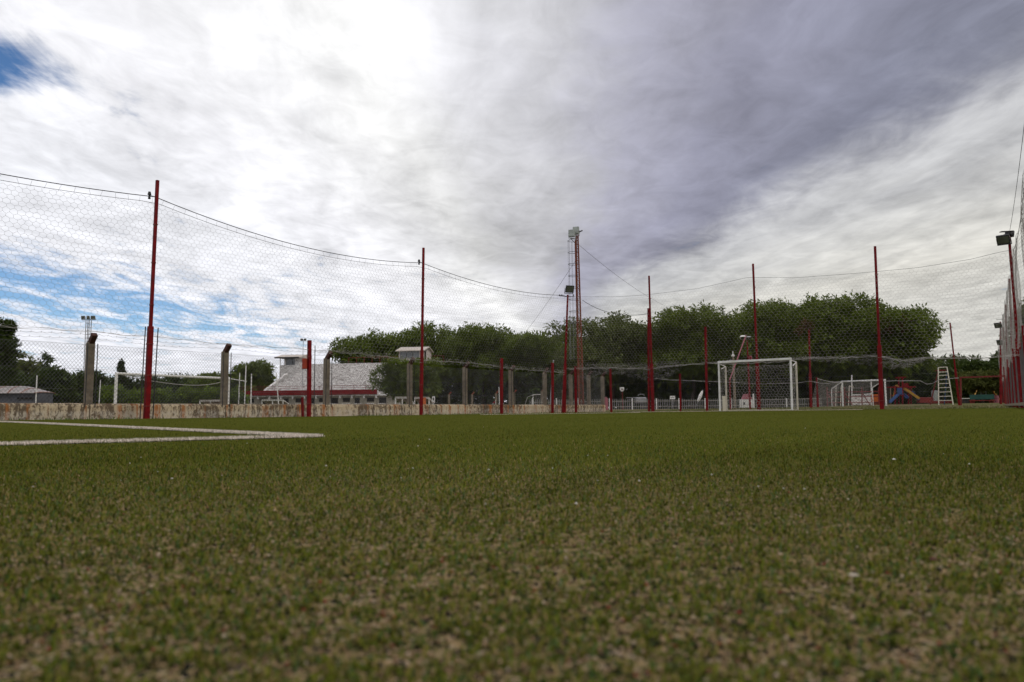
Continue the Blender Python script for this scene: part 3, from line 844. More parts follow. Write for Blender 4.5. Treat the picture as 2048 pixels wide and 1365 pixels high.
mb = MB(); mb.beam(P(1993, 639, 48.5), P(2006, 639, 48.5), 0.03, 0.03).build('cross_arm', MAT['dark'], RP2)

# ------------------------------------------------------------------ low wall with concrete posts (v = -19.5)
def wall_material():
    mt = bpy.data.materials.new('peeling_wall_paint'); mt.use_nodes = True
    T = mt.node_tree; b = T.nodes['Principled BSDF']; b.inputs['Roughness'].default_value = 0.92
    b.inputs['Specular IOR Level'].default_value = 0.1
    co = T.nodes.new('ShaderNodeTexCoord')
    def mapped(sc):
        mp = T.nodes.new('ShaderNodeMapping'); mp.inputs['Scale'].default_value = sc
        T.links.new(co.outputs['Object'], mp.inputs[0]); return mp.outputs[0]
    sx = T.nodes.new('ShaderNodeSeparateXYZ'); T.links.new(co.outputs['Object'], sx.inputs[0])
    # coarse zones: some lengths have kept their paint, others are bare
    zone = NOISE(mapped((0.45, 0.45, 0.2)), 1.0, 2, 0.5, 0, T)
    peel = NOISE(mapped((1, 1, 0.6)), 14.0, 7, 0.75, 0.4, T)
    drip = NOISE(mapped((1, 1, 0.12)), 9.0, 5, 0.7, 0, T)
    rust = NOISE(mapped((1, 1, 0.04)), 3.6, 5, 0.65, 0, T)
    grime = NOISE(mapped((1, 1, 0.5)), 24.0, 5, 0.7, 0, T)
    pf = M('ADD', M('ADD', M('MULTIPLY', peel, 0.8), M('MULTIPLY', drip, 0.45)), M('MULTIPLY', zone, 0.5), tree=T) if False else None
    a1 = M('MULTIPLY', peel, 0.9, tree=T); a2 = M('MULTIPLY', drip, 0.8, tree=T); a3 = M('MULTIPLY', zone, 0.75, tree=T)
    pf = M('ADD', M('ADD', a1, a2, tree=T), a3, tree=T)
    c = MIX(SS(pf, 1.16, 1.30, tree=T), (0.125, 0.092, 0.06), (0.49, 0.40, 0.27), T)
    c = MIX(SS(grime, 0.5, 0.7, 0.0, 0.6, T), c, (0.10, 0.085, 0.065), T)
    rf = SS(rust, 0.52, 0.62, 0, 0.9, T)
    c = MIX(rf, c, (0.30, 0.115, 0.035), T)
    low = SS(sx.outputs[2], 0.10, 0.20, 0.45, 0.0, T)
    gl = M('MULTIPLY', low, SS(peel, 0.4, 0.6, tree=T), tree=T)
    c = MIX(gl, c, (0.48, 0.46, 0.41), T)
    T.links.new(c, b.inputs['Base Color'])
    bn = T.nodes.new('ShaderNodeBump'); bn.inputs['Strength'].default_value = 0.5; bn.inputs['Distance'].default_value = 0.012
    T.links.new(pf, bn.inputs['Height']); T.links.new(bn.outputs[0], b.inputs['Normal'])
    return mt
MAT['wall'] = wall_material()
VW = -19.5
def lineW(a, z=0.0): return UV(a, VW, z)
WF = thing('perimeter_fence', 'stained low wall with cranked concrete posts and wire mesh left of the pitch', 'fence')
u_end = u_of(onV(1208, VW))
posts_px = [175, 447, 652, 819, 930, 1022, 1090, 1142, 1178]
pu = [u_of(onV(p, VW)) for p in posts_px]
joints = [pu[0] - 7.8, pu[0] - 3.9] + pu + [u_end]
WT = 0.40                                      # top of the wall above the ground
for a, b_ in zip(joints[:-1], joints[1:]):
    if b_ - a < 0.05: continue
    zb = ground_of(lineW((a + b_) / 2))
    prof = [(-0.11, -0.1), (0.11, -0.1), (0.11, WT - 0.07), (0.07, WT - 0.015), (0.0, WT), (-0.07, WT - 0.015), (-0.11, WT - 0.07)]
    gap_ = 0.012
    mb = MB(); mb.prism([lineW(a + gap_, zb + z_) + V * o_ for o_, z_ in prof], U * (b_ - a - 2 * gap_))
    mb.build('wall_panel', MAT['wall'], WF, bevel=0.012)
for i, u_ in enumerate([pu[0] - 3.9] + pu + [u_end - 0.12]):
    q = lineW(u_); zb = ground_of(q)
    px_ = None
    mb = MB(); topz = zb + 1.93
    mb.beam((q.x, q.y, zb - 0.1), (q.x, q.y, topz), 0.17, 0.15, U)
    po = mb.build('concrete_post', MAT['concrete'], WF, bevel=0.012)
    # cranked head leaning out over the pitch
    e = Vector((q.x, q.y, topz - 0.03)); tip = e + V * 0.20 + Vector((0, 0, 0.23))
    MB().beam(e, tip, 0.13, 0.12, U).build('cranked_head', MAT['crank'], po, bevel=0.01)
    if i < 7:
        for s_ in (-0.12, 0.12):
            qq = lineW(u_ + s_) + V * 0.12
            MB().tube((qq.x, qq.y, zb + WT - 0.1), (qq.x, qq.y, zb + 1.9), 0.012, n=5).build('edge_rod', MAT['dark'], po)
ua = joints[0]
chain_link('wire_mesh', Vector((V.x * (VW + 0.12), V.y * (VW + 0.12), 0)), U, ua, u_end, lambda a: g(*lineW(a)[:2]) + WT - 0.04, lambda a: g(*lineW(a)[:2]) + 1.86, MAT['wire'], WF, 0.088, 0.0031)
for hh in (0.75, 1.25, 1.86):
    cable('line_wire', [lineW(a, g(*lineW(a)[:2]) + hh) + V * 0.12 for a in np.linspace(ua, u_end, 16)], 0.0035, MAT['wire'], WF, 4)
for hh, vo in ((2.02, 0.09), (2.12, 0.17)):
    A = []; B = []; prev = None
    for k, a in enumerate(np.arange(ua, u_end, 0.11)):
        fr = min(range(len(joints)), key=lambda j: abs(joints[j] - a)); dd = abs(joints[fr] - a)
        zz = g(*lineW(a)[:2]) + hh - 0.035 * min(dd, 1.8) + 0.012 * (-1) ** k
        pnt = lineW(a, zz) + V * vo
        if prev is not None: A.append(tuple(prev)); B.append(tuple(pnt))
        if k % 2 == 0:
            A.append(tuple(pnt + Vector((0, 0, .025)))); B.append(tuple(pnt - Vector((.015, 0, .025))))
        prev = pnt
    strands('barbed_wire', A, B, 0.0032, MAT['wire'], WF)
# weeds along the wall foot
nw = 2600
wa = RS.uniform(6, u_end + 1, nw); wa = wa[(vnoise(wa, wa * 0, 0.9, 31) > 0.52)]
wv = VL - 0.1 + RS.uniform(-0.55, 0.15, len(wa))
wx = U.x * wa + V.x * wv; wy = U.y * wa + V.y * wv
wc = np.array([[0.07, 0.13, 0.025]]) * RS.uniform(0.6, 1.3, len(wa))[:, None]
o = blades('weeds', wx, wy, RS.uniform(0.04, 0.13, len(wa)), RS.uniform(0.008, 0.016, len(wa)), wc, MAT['blade'], None, z0=-0.03)
tag(o, 'ragged green weeds growing along the foot of the low wall', 'weeds', kind='stuff')

nd_ = 15000
da = np.concatenate([RS.uniform(28.35, 30.6, nd_), RS.uniform(30.6, 50, nd_)]); dv = RS.uniform(-19, 2, 2 * nd_)
kp = vnoise(da, dv, 1.1, 51) * 0.6 + vnoise(da, dv, 0.3, 52) * 0.4 > np.where(da < 30.6, 0.50, 0.46); da, dv = da[kp], dv[kp]
dx_ = U.x * da + V.x * dv; dy_ = U.y * da + V.y * dv
dpal = np.array([[0.10, 0.115, 0.025], [0.17, 0.135, 0.06], [0.07, 0.095, 0.02]])
dc = dpal[RS.choice(3, len(da), p=[0.45, 0.25, 0.3])] * RS.uniform(0.7, 1.2, len(da))[:, None]
o = blades('rough_grass', dx_, dy_, RS.uniform(0.04, 0.11, len(da)), RS.uniform(0.008, 0.02, len(da)), dc, MAT['blade'], None, z0=-0.05)
tag(o, 'rough half-dry grass behind the goal and along the pitch end', 'grass', kind='stuff')

# ------------------------------------------------------------------ pitch goal (white, in front of the end fence)
GOAL = thing('football_goal', 'weathered white five-a-side goal with pale hexagonal net on the pitch', 'goal')
gl = onU(1440, UE - 1.25); gr = onU(1584, UE - 1.25)
gl.z = ground_of(gl) ; gr.z = ground_of(gr)
tl = P(1437.5, 727, gl.y); tr_ = P(1581, 720, gr.y)
back = U * 0.75
pw = 0.066
def bar(name, a, b, w_=pw, mt='white', parent=GOAL): return MB().beam(a, b, w_, w_, U).build(name, MAT[mt], parent, bevel=0.01)
bar('post', gl - Vector((0, 0, .05)), tl); bar('post', gr - Vector((0, 0, .05)), tr_)
xd = (tr_ - tl).normalized()
bar('crossbar', tl - xd * 0.037 + Vector((0, 0, .036)), tr_ + xd * 0.037 + Vector((0, 0, .036)), 0.08)
bl = gl + back; br = gr + back; btl = tl + back - Vector((0, 0, .10)); btr = tr_ + back - Vector((0, 0, .04))
bar('back_post', bl - Vector((0, 0, .05)), btl, 0.06, 'cream'); bar('back_post', br - Vector((0, 0, .05)), btr, 0.06, 'cream')
bar('stay', tl - Vector((0, 0, .02)), btl, 0.035); bar('stay', tr_ - Vector((0, 0, .02)), btr, 0.035)
bar('brace', btr - Vector((0, 0, .02)), tr_ + back * 0.35 - Vector((0, 0, .22)), 0.03); bar('brace', btl, tl + back * 0.35 - Vector((0, 0, .22)), 0.03)
bar('back_bar', bl + Vector((0, 0, .03)), br + Vector((0, 0, .03)), 0.03, 'cream')
gd = (gr - gl); gd.z = 0; gL = gd.length; gd.normalize()
def gtop(a): return tl.z + (tr_.z - tl.z) * min(max(a / gL, 0), 1) - 0.10
hexnet('goal_net', gl + back * 0.8, gd, 0.0, gL, lambda a: g(gl.x, gl.y) + 0.03, gtop, MAT['net_pale'], GOAL, 0.125, 0.06, 0.04, 0.0040, 0.16, 21, 0.015)
hexnet('roof_net', gl + back * 0.4, gd, 0.0, gL, lambda a: gtop(a) - 0.25, gtop, MAT['net_pale'], GOAL, 0.16, 0.075, 0.05, 0.0035, 0.14, 23, 0.05)
Ud = U.copy()
hexnet('side_net', gl, Ud, 0.0, 0.75, lambda a: g(gl.x, gl.y) + 0.03, lambda a: tl.z - 0.1, MAT['net_pale'], GOAL, 0.13, 0.07, 0.05, 0.0035, 0.06, 24, 0.02)
hexnet('side_net', gr, Ud, 0.0, 0.75, lambda a: g(gr.x, gr.y) + 0.03, lambda a: tr_.z - 0.1, MAT['net_pale'], GOAL, 0.13, 0.07, 0.05, 0.0035, 0.06, 25, 0.02)
for k_ in (0.0, 0.03):
    r_ = random.Random(31 + int(k_ * 100))
    cable('net_rope', [tl.lerp(tr_, i / 24) + U * 0.05 + Vector((0, 0, -0.03 + r_.uniform(-.05, .02))) for i in range(25)], 0.012, MAT['net_pale'], GOAL, 4)
MB().box((gl + back * 0.5) + Vector((0.06, 0, 0.30)), (0.02, 0.5, 0.6), V, U).build('side_board', MAT['cream'], GOAL)

# ------------------------------------------------------------------ tall lighting mast behind the wall
TW = thing('lighting_tower', 'tall rusty red lattice mast with caged ladder and twin floodlights behind the wall', 'light tower')
yT = 42.0
tb = P(1163, 815, yT); tb.z = ground_of(tb) - 0.1; tt = P(1154, 470, yT)
axis = (tt - tb)
def mast_pt(k, i, j):
    wv = 0.125 + (0.06 - 0.125) * k
    c = tb + axis * k; return c + Vector((i * wv, j * wv, 0))
mb = MB()
for i in (-1, 1):
    for j in (-1, 1): mb.beam(mast_pt(0, i, j), mast_pt(1, i, j), 0.048, 0.048)
NB = 44
mb.build('mast_chord', MAT['rust_red'], TW)
mb = MB()
for n_ in range(NB):
    k0 = n_ / NB; k1 = (n_ + 1) / NB
    for (i0, j0, i1, j1) in ((-1, -1, 1, -1), (-1, 1, 1, 1), (-1, -1, -1, 1), (1, -1, 1, 1)):
        a = mast_pt(k0, i0, j0); b = mast_pt(k1, i1, j1)
        mb.tube(a, b, 0.011, n=4, caps=False); mb.tube(mast_pt(k0, i1, j1), mast_pt(k1, i0, j0), 0.011, n=4, caps=False)
        mb.tube(a, mast_pt(k0, i1, j1), 0.011, n=4, caps=False)
mb.build('mast_lacing', MAT['rust_red'], TW)
mb = MB(); hp = []
cz0, cz1 = 0.30, 0.965
for k in (0, 1, 2, 3, 4):
    ang = math.radians(95 + 42 * k)
    ox, oy = -0.28 + 0.26 * math.cos(ang), 0.0 + 0.26 * math.sin(ang)
    a = tb + axis * cz0 + Vector((ox - 0.05, oy, 0)); b = tb + axis * cz1 + Vector((ox, oy, 0))
    mb.tube(a, b, 0.008, n=4)
mb.build('ladder_cage', MAT['steel'], TW)
for n_ in range(11):
    k = cz0 + (cz1 - cz0) * n_ / 10
    c = tb + axis * k + Vector((-0.28, 0, 0)); mb = MB()
    pts = [c + Vector((0.27 * math.cos(math.radians(q)), 0.27 * math.sin(math.radians(q)), 0)) for q in range(80, 290, 15)]
    mb.path(pts, 0.014, 4); mb.beam(pts[0], pts[0] + Vector((0.25, 0, 0)), 0.02, 0.02); mb.beam(pts[-1], pts[-1] + Vector((0.25, 0, 0)), 0.02, 0.02)
    mb.build('cage_hoop', MAT['dark'], TW)
mb = MB()
for s_ in (-0.14, 0.14): mb.beam(tb + axis * 0.1 + Vector((-0.15, s_, 0)), tb + axis * 0.97 + Vector((-0.12, s_, 0)), 0.025, 0.025)
mb.build('ladder_rail', MAT['rust_red'], TW)
mb = MB()
for n_ in range(40):
    c = tb + axis * (0.1 + 0.87 * n_ / 40) + Vector((-0.14, 0, 0)); mb.tube(c - Vector((0, .14, 0)), c + Vector((0, .14, 0)), 0.01, n=4)
tag(mb.build('ladder_rungs', MAT['rust_red'], TW), kind='stuff')
mb = MB(); c = tt - Vector((0, 0, 0.2))
mb.beam(c + Vector((-.4, 0, 0)), c + Vector((.1, 0, 0)), 0.03, 0.03); mb.beam(c + Vector((-.38, 0, 0)), c + Vector((-.02, 0, -.4)), 0.025, 0.025)
mb.beam(c + Vector((-.3, 0, .17)), c + Vector((.32, 0, .45)), 0.06, 0.06)
mb.build('head_bracket', MAT['dark'], TW)
floodlight(TW, P(1144.5, 468.5, yT - 0.2), (-0.35, -0.9, 0.10), (0.36, 0.42, 0.36), hm='housing', gm='housing')
floodlight(TW, P(1153, 463, yT + 0.1), (-0.35, -0.9, 0.10), (0.34, 0.42, 0.4), hm='housing', gm='housing')
cable('guy_wire', sagline(tt - Vector((0, 0, .5)), P(1330, 612, 62), 0.3), 0.009, MAT['wire'], TW, 4)
cable('guy_wire', sagline(tt - Vector((0.1, 0, 1.5)), P(1030, 690, 58), 0.2), 0.009, MAT['wire'], TW, 4)
cable('feed_cable', sagline(P(1165, 601, yT), P(1296, 628, 32.6), 0.35), 0.014, MAT['cable'], TW, 4)

# small litter on the turf
def flake(name, label, px, py, size, mt, rot=0.3):
    p = on_tip(px, py, 0.012); r_ = random.Random(int(px)); mb = MB(); z = g(p.x, p.y) + 0.012
    vs = []; nn = 8
    for i in range(nn):
        a = 2 * math.pi * i / nn; rr = size * r_.uniform(0.7, 1.1)
        vs.append(Vector((p.x + rr * math.cos(a + rot), p.y + 0.55 * rr * math.sin(a + rot), z + r_.uniform(-.1, .3) * size)))
    c = Vector((p.x, p.y, z + size * 0.35))
    vs2 = [v - Vector((0, 0, size * 0.12)) for v in vs]
    mb.add(vs + [c] + vs2, [(i, (i + 1) % nn, nn) for i in range(nn)] + [(i, nn + 1 + i, nn + 1 + (i + 1) % nn, (i + 1) % nn) for i in range(nn)] + [tuple(range(2 * nn, nn, -1))])
    return tag(mb.build(name, MAT[mt]), label, 'litter')
MAT['pale_leaf'] = pm('pale_dry_leaf', (0.50, 0.44, 0.36), (0.36, 0.30, 0.23), 60, 0.8)
MAT['red_leaf'] = pm('dark_red_leaf', (0.07, 0.018, 0.02), (0.05, 0.015, 0.015), 60, 0.8)
MAT['chip'] = pm('white_chip', (0.70, 0.68, 0.64), (0.55, 0.52, 0.46), 60, 0.7)
flake('dry_leaf', 'pale dry leaf lying on the turf at lower right', 1706, 1151, 0.0045, 'pale_leaf')
flake('dry_leaf', 'dark reddish leaf on the turf near the right edge', 1866, 1119, 0.0045, 'red_leaf')
flake('white_chip', 'small white chip lying alone on the turf right of centre', 1788, 919, 0.0050, 'chip')
nl = 34; px_l = RS.uniform(20, 2020, nl); py_l = RS.uniform(850, 1010, nl)
lv = []; lf = []
for i in range(nl):
    p = on_tip(px_l[i], py_l[i], 0.014); sz = RS.uniform(0.0009, 0.0018) * (0.6 + 0.45 * p.y)
    c = np.array([p.x, p.y, g(p.x, p.y) + 0.014])
    lv.append(c + octv * sz * RS.uniform(0.5, 1.3, (6, 1))); lf.append(octf + 6 * i)
o = np_mesh('litter_flecks', np.concatenate(lv), np.concatenate(lf), MAT['chip']); tag(o, 'tiny pale flecks of litter scattered over the turf', 'litter', kind='stuff')

# ================================================================== beyond the fences
def base_at(px, y, dz=0.0):
    p = at(px, y); p.z += dz; return p

# ------------------------------------------------------------------ trees
def leaf_cloud(name, clumps, n_per, size, mt, parent, seed, droop=0.3, flat=1.1):
    """many small leaf blades gathered in clumps: clumps = array of (x, y, z, radius)"""
    r = np.random.RandomState(seed); C = np.asarray(clumps); k = len(C)
    c = np.repeat(C, n_per, axis=0); n = len(c)
    d = r.normal(0, 1, (n, 3)); d /= np.linalg.norm(d, axis=1)[:, None]
    rad = c[:, 3:4] * r.uniform(0.25, 1.0, (n, 1)) ** 0.6
    p = c[:, :3] + d * rad * np.array([[1, 1, 0.8]])
    # leaf axis: outwards and hanging
    ax = d * 0.8 + r.normal(0, 0.55, (n, 3)); ax[:, 2] -= droop; ax /= np.linalg.norm(ax, axis=1)[:, None]
    nr = r.normal(0, 1, (n, 3)); nr[:, 2] = np.abs(nr[:, 2]) + flat
    sd = np.cross(ax, nr); sd /= (np.linalg.norm(sd, axis=1)[:, None] + 1e-9)
    L = size * r.uniform(0.6, 1.4, (n, 1)); W = L * r.uniform(0.28, 0.5, (n, 1))
    v0 = p - sd * W * 0.3; v1 = p + ax * L * 0.5 - sd * W * 0.5; v2 = p + ax * L; v3 = p + ax * L * 0.5 + sd * W * 0.5
    vs = np.stack([v0, v1, v2, v3], 1).reshape(-1, 3)
    fs = (np.arange(n) * 4)[:, None] + np.array([[0, 1, 2, 3]])
    return np_mesh(name, vs, fs, mt, parent)

def tree(name, label, base, height, width, mt='leaf', seed=1, nlobe=9, nclump=170, nper=60, leaf=0.30, low=0.12, shape='round', droop=0.4, group=None, depth=None, cat='tree', crad=None, trunk=True, tier=False):
    r = np.random.RandomState(seed)
    T = thing(name, label, cat, group, loc=base)
    depth = depth or width * 0.9
    R = np.array([width / 2, depth / 2, height * (1 - low) / 2])
    cz = height * low + R[2]
    lobes = []
    for i in range(nlobe):
        a = 2 * np.pi * (i + r.uniform(-.3, .3)) / nlobe
        k = r.uniform(0.35, 0.72)
        h = r.uniform(-0.45, 0.62)
        if shape == 'cone':
            h = r.uniform(-0.9, 0.8); k *= max(0.12, 0.55 * (1 - h))
        lr = r.uniform(0.36, 0.52) if shape != 'cone' else 0.30 * (1.25 - h) * 0.6 + 0.06
        lobes.append((np.array([math.cos(a) * k * R[0], math.sin(a) * k * R[1], cz + h * R[2]]), lr * np.array([R[0], R[1], R[2] * (0.80 if tier else 1.0)])))
    if shape != 'cone': lobes.append((np.array([0, 0, cz + 0.42 * R[2]]), 0.58 * R)); lobes.append((np.array([0, 0, cz - 0.1 * R[2]]), 0.72 * R))
    else: lobes.append((np.array([0, 0, cz + 0.75 * R[2]]), np.array([0.10, 0.10, 0.25]) * R * 1.2))
    cl = []
    crad = crad or 0.16 * min(R[0], R[2])
    nclump = int(nclump * (2.3 if tier else 1.8))
    per = max(1, nclump // len(lobes))
    for c, lr in lobes:
        for _ in range(per):
            d = r.normal(0, 1, 3); d /= np.linalg.norm(d); d[2] = (abs(d[2]) * 1.0 - 0.12 if r.rand() < 0.72 else d[2]) if tier else d[2] * 0.9 + 0.12
            q = c + d * lr * r.uniform(0.72, 1.02)
            if q[2] < height * low * 0.8: q[2] = height * low * r.uniform(0.8, 1.5)
            if q[2] > height - crad * 0.5: q[2] = height - crad * r.uniform(0.5, 1.2)
            cl.append((*q, crad * r.uniform(0.6, 1.35)))
    # inner foliage, larger clumps that close the crown
    core = []
    for _ in range(nclump // (5 if tier else 3)):
        d = r.normal(0, 1, 3); d /= np.linalg.norm(d)
        q = np.array([0, 0, cz]) + d * R * (r.rand() ** 0.5) * (0.72 if shape != 'cone' else 0.3)
        core.append((*q, crad * 1.5))
    leaf_cloud('crown', cl, nper, leaf, MAT[mt], T, seed + 100, droop)
    leaf_cloud('inner_foliage', core, 26, leaf * 2.2, MAT[mt], T, seed + 200, droop)
    if trunk:
        mb = MB(); tr0 = max(0.06, 0.022 * height); th = height * max(low, 0.18) + 0.1 * height
        lean = Vector((r.uniform(-.05, .05) * height, r.uniform(-.05, .05) * height, 0))
        fork = Vector((0, 0, th)) + lean
        mb.tube((0, 0, -0.4), fork * 0.5, tr0 * 1.25, tr0, 8); mb.tube(fork * 0.5, fork, tr0, tr0 * 0.8, 8)
        mb.build('trunk', MAT['trunk'], T)
        for c, lr in lobes[:6]:
            c = Vector(c); m1 = fork.lerp(c, 0.5) + Vector((0, 0, 0.06 * height))
            MB().tube(fork, m1, tr0 * 0.6, tr0 * 0.38, 6).tube(m1, c, tr0 * 0.38, tr0 * 0.12, 6).build('limb', MAT['trunk'], T)
    return T

def tree_px(name, label, px, y, top, wpx, **kw):
    b = base_at(px, y); h = P(px, top, y).z - b.z
    return tree(name, label, b, h, wpx * y / F * (1.14 if kw.get('tier') else 1.0), **kw)

GT = 'trees behind the pitch'
tree_px('pepper_tree', 'leftmost broad tree of the row, rising behind the grandstand roofline', 748, 108, 664, 170, seed=21, nclump=230, leaf=0.42, group=GT, tier=True, nlobe=17)
tree_px('pepper_tree', 'broad green tree directly behind the right-hand grandstand booth', 858, 104, 650, 190, seed=22, nclump=260, leaf=0.42, group=GT, tier=True, nlobe=17)
tree_px('pepper_tree', 'tree with a ragged tall top between grandstand booth and floodlight mast', 968, 98, 644, 150, seed=23, nclump=230, leaf=0.42, group=GT, tier=True, nlobe=17)
tree_px('pepper_tree', 'smaller darker tree just left of the rusty lattice mast', 1088, 94, 662, 150, seed=24, nclump=210, leaf=0.40, group=GT, tier=True, nlobe=17)
tree_px('pepper_tree', 'rounded grey green tree just right of the rusty lattice mast', 1222, 80, 624, 200, mt='leaf_grey', seed=25, nclump=300, leaf=0.34, group=GT, tier=True, nlobe=17)
tree_px('pepper_tree', 'large tree behind the paired red posts left of the goal', 1385, 78, 616, 200, seed=26, nclump=300, leaf=0.34, group=GT, tier=True, nlobe=17)
tree_px('pepper_tree', 'large tree crown rising straight above the white goal', 1515, 76, 603, 190, seed=27, nclump=300, leaf=0.34, group=GT, tier=True, nlobe=17)
tree_px('pepper_tree', 'highest and broadest crown of the row, right of the goal', 1640, 74, 593, 220, seed=28, nclump=340, leaf=0.34, group=GT, tier=True, nlobe=17)
tree_px('pepper_tree', 'rightmost tree of the big row, with dry brown sprays', 1772, 72, 610, 190, seed=29, nclump=300, leaf=0.34, group=GT, tier=True, nlobe=17)
# dry sprays in that crown and in its neighbour
for px, py, y in ((1612, 655, 70), (1790, 650, 68)):
    q = P(px, py, y)
    sp_ = thing('dry_branch', 'brown dried leaves in the crown ' + ('above the slim red post' if px < 1700 else 'behind the rightmost tall red post'), 'branch', loc=q)
    leaf_cloud('dry_leaves', [(rnd.uniform(-.8, .8), rnd.uniform(-.4, .4), rnd.uniform(-.8, .7), 0.4) for _ in range(9)], 40, 0.28, MAT['leaf_rust'], sp_, int(px), 0.4)
    MB().tube((0, 1.2, -0.6), (0, 0, 0.2), 0.05, 0.02, 6).build('twig', MAT['trunk'], sp_)
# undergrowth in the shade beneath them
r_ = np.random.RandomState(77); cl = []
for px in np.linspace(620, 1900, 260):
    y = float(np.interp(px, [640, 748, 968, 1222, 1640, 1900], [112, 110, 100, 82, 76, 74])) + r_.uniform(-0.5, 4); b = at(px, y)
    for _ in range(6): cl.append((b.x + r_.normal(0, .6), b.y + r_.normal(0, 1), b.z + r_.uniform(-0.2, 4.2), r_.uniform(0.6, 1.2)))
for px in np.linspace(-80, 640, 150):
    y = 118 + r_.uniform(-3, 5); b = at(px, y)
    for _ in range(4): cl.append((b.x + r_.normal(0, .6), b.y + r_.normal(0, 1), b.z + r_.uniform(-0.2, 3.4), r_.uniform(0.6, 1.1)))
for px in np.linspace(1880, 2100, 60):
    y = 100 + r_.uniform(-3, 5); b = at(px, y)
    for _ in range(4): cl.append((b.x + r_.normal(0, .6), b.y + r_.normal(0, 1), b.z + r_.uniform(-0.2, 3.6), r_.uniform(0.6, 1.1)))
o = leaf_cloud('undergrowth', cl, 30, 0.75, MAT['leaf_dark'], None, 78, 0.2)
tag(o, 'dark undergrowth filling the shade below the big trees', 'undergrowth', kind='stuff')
# left background
tree_px('pine_tree', 'tall dark pine cut off by the left edge of the picture', -12, 60, 632, 76, mt='leaf_dark', seed=31, nclump=190, leaf=0.26, droop=0.0, low=0.05)
tree_px('thin_tree', 'thin grey leaved tree standing next to the tall pine', 42, 84, 702, 62, mt='leaf_grey', seed=32, nclump=70, nper=30, leaf=0.34)
tree_px('thin_tree', 'open topped dark tree above the long shed', 88, 92, 706, 46, mt='leaf_dark', seed=33, nclump=60, nper=30, leaf=0.36)
tree_px('bushy_tree', 'low bushy green tree behind the left end of the shed', 20, 76, 742, 90, seed=34, nclump=110, leaf=0.32, low=0.02, mt='leaf_dark')
tree_px('bushy_tree', 'bushy dark tree between shed roof and first concrete post', 104, 78, 733, 92, seed=35, nclump=130, leaf=0.32, low=0.02, mt='leaf_dark')
tree_px('bushy_tree', 'bushy tree directly behind the first concrete post', 165, 84, 742, 82, seed=36, nclump=120, leaf=0.32, low=0.02, mt='leaf_dark')
tree_px('conifer', 'small pointed conifer rising beside the left post of the far goal', 239, 100, 720, 34, mt='leaf_dark', seed=37, shape='cone', nclump=80, leaf=0.30, low=0.02)
tree_px('bushy_tree', 'medium tree behind the left half of the far goal', 262, 104, 752, 110, seed=38, nclump=120, leaf=0.4, low=0.02, mt='leaf_dark')
tree_px('bushy_tree', 'low dark tree line behind the middle of the far goal', 352, 112, 748, 110, seed=39, nclump=120, leaf=0.42, low=0.02, mt='leaf_dark')
tree_px('bushy_tree', 'tree showing above the right part of the far goal bar', 420, 108, 745, 90, seed=40, nclump=110, leaf=0.42, low=0.02)
tree_px('round_tree', 'dense rounded tree left of the grandstand steps', 502, 98, 723, 104, mt='leaf', seed=41, nclump=220, leaf=0.38, low=0.03)
for i, (px, lab) in enumerate(((232, 'light green shrub at the foot of the far goal left post'), (272, 'light green shrub inside the far goal, left of the big red post'), (325, 'light green shrub inside the far goal, right of the big red post'), (372, 'light green shrub under the sagging far goal net'), (418, 'light green shrub just left of the second concrete post'), (466, 'light green shrub just right of the second concrete post'))):
    tree_px('shrub', lab, px, 74, 772 + (i % 3) * 3, 56, mt='leaf_light', seed=50 + i, nclump=60, nper=40, leaf=0.26, low=0.04, group='shrubs behind the far goal', cat='shrub', nlobe=5)
tree_px('round_bush', 'big round green bush hiding the right end of the grandstand', 822, 62, 719, 138, mt='leaf', seed=60, nclump=330, nper=50, leaf=0.22, low=0.02, droop=0.1, cat='bush', nlobe=11)
# right background
tree_px('leafy_tree', 'loose leaved tree behind the slim leaning post at right', 1912, 92, 710, 70, mt='leaf_dark', seed=61, nclump=80, nper=34, leaf=0.34)
tree_px('leafy_tree', 'dark tree behind the red frame at right', 1962, 84, 716, 110, mt='leaf_dark', seed=62, nclump=150, leaf=0.34, low=0.05)
tree_px('leafy_tree', 'olive green low tree hanging over the swing', 1968, 58, 744, 96, mt='leaf_olive', seed=63, nclump=130, leaf=0.22, low=0.38)
tree_px('leafy_tree', 'dark pointed tree by the far corner of the right fence', 2004, 88, 695, 46, mt='leaf_dark', seed=64, nclump=90, leaf=0.3, low=0.02)
tree_px('leafy_tree', 'grey green tree showing through the net at the right edge', 2076, 60, 596, 110, mt='leaf_grey', seed=65, nclump=200, leaf=0.28)
tree_px('leafy_tree', 'low dark tree behind the tall white ladder chair', 1868, 86, 742, 84, mt='leaf_dark', seed=66, nclump=120, leaf=0.34, low=0.02)

# ------------------------------------------------------------------ grandstand
GS = thing('grandstand', 'weathered white concrete grandstand with red parapet and two roof booths', 'grandstand')
S0 = Vector((rat(478) * 78, 78, 0)); E1 = Vector((0.985, -0.17, 0)).normalized(); E2 = Vector((0.17, 0.985, 0)).normalized()
zg = g(S0.x, S0.y)
def gs(a, b, z): q = S0 + E1 * a + E2 * b; return Vector((q.x, q.y, z))
MAT['stand'] = pm('weathered_white_concrete', (0.80, 0.78, 0.76), (0.64, 0.61, 0.59), 3.0, 0.85, bump=0.3, c3=(0.20, 0.175, 0.16), s3=2.6, f3=(0.46, 0.60), stretch=(0.6, 0.6, 2.0))
MAT['stand_low'] = pm('grubby_cream_wall', (0.40, 0.36, 0.29), (0.30, 0.27, 0.22), 2.0, 0.85, c3=(0.2, 0.17, 0.14), s3=2)
MAT['brick_white'] = pm('flaking_white_brick', (0.62, 0.58, 0.54), (0.50, 0.44, 0.40), 6, 0.9, c3=(0.30, 0.16, 0.12), s3=0.8, f3=(0.52, 0.64))
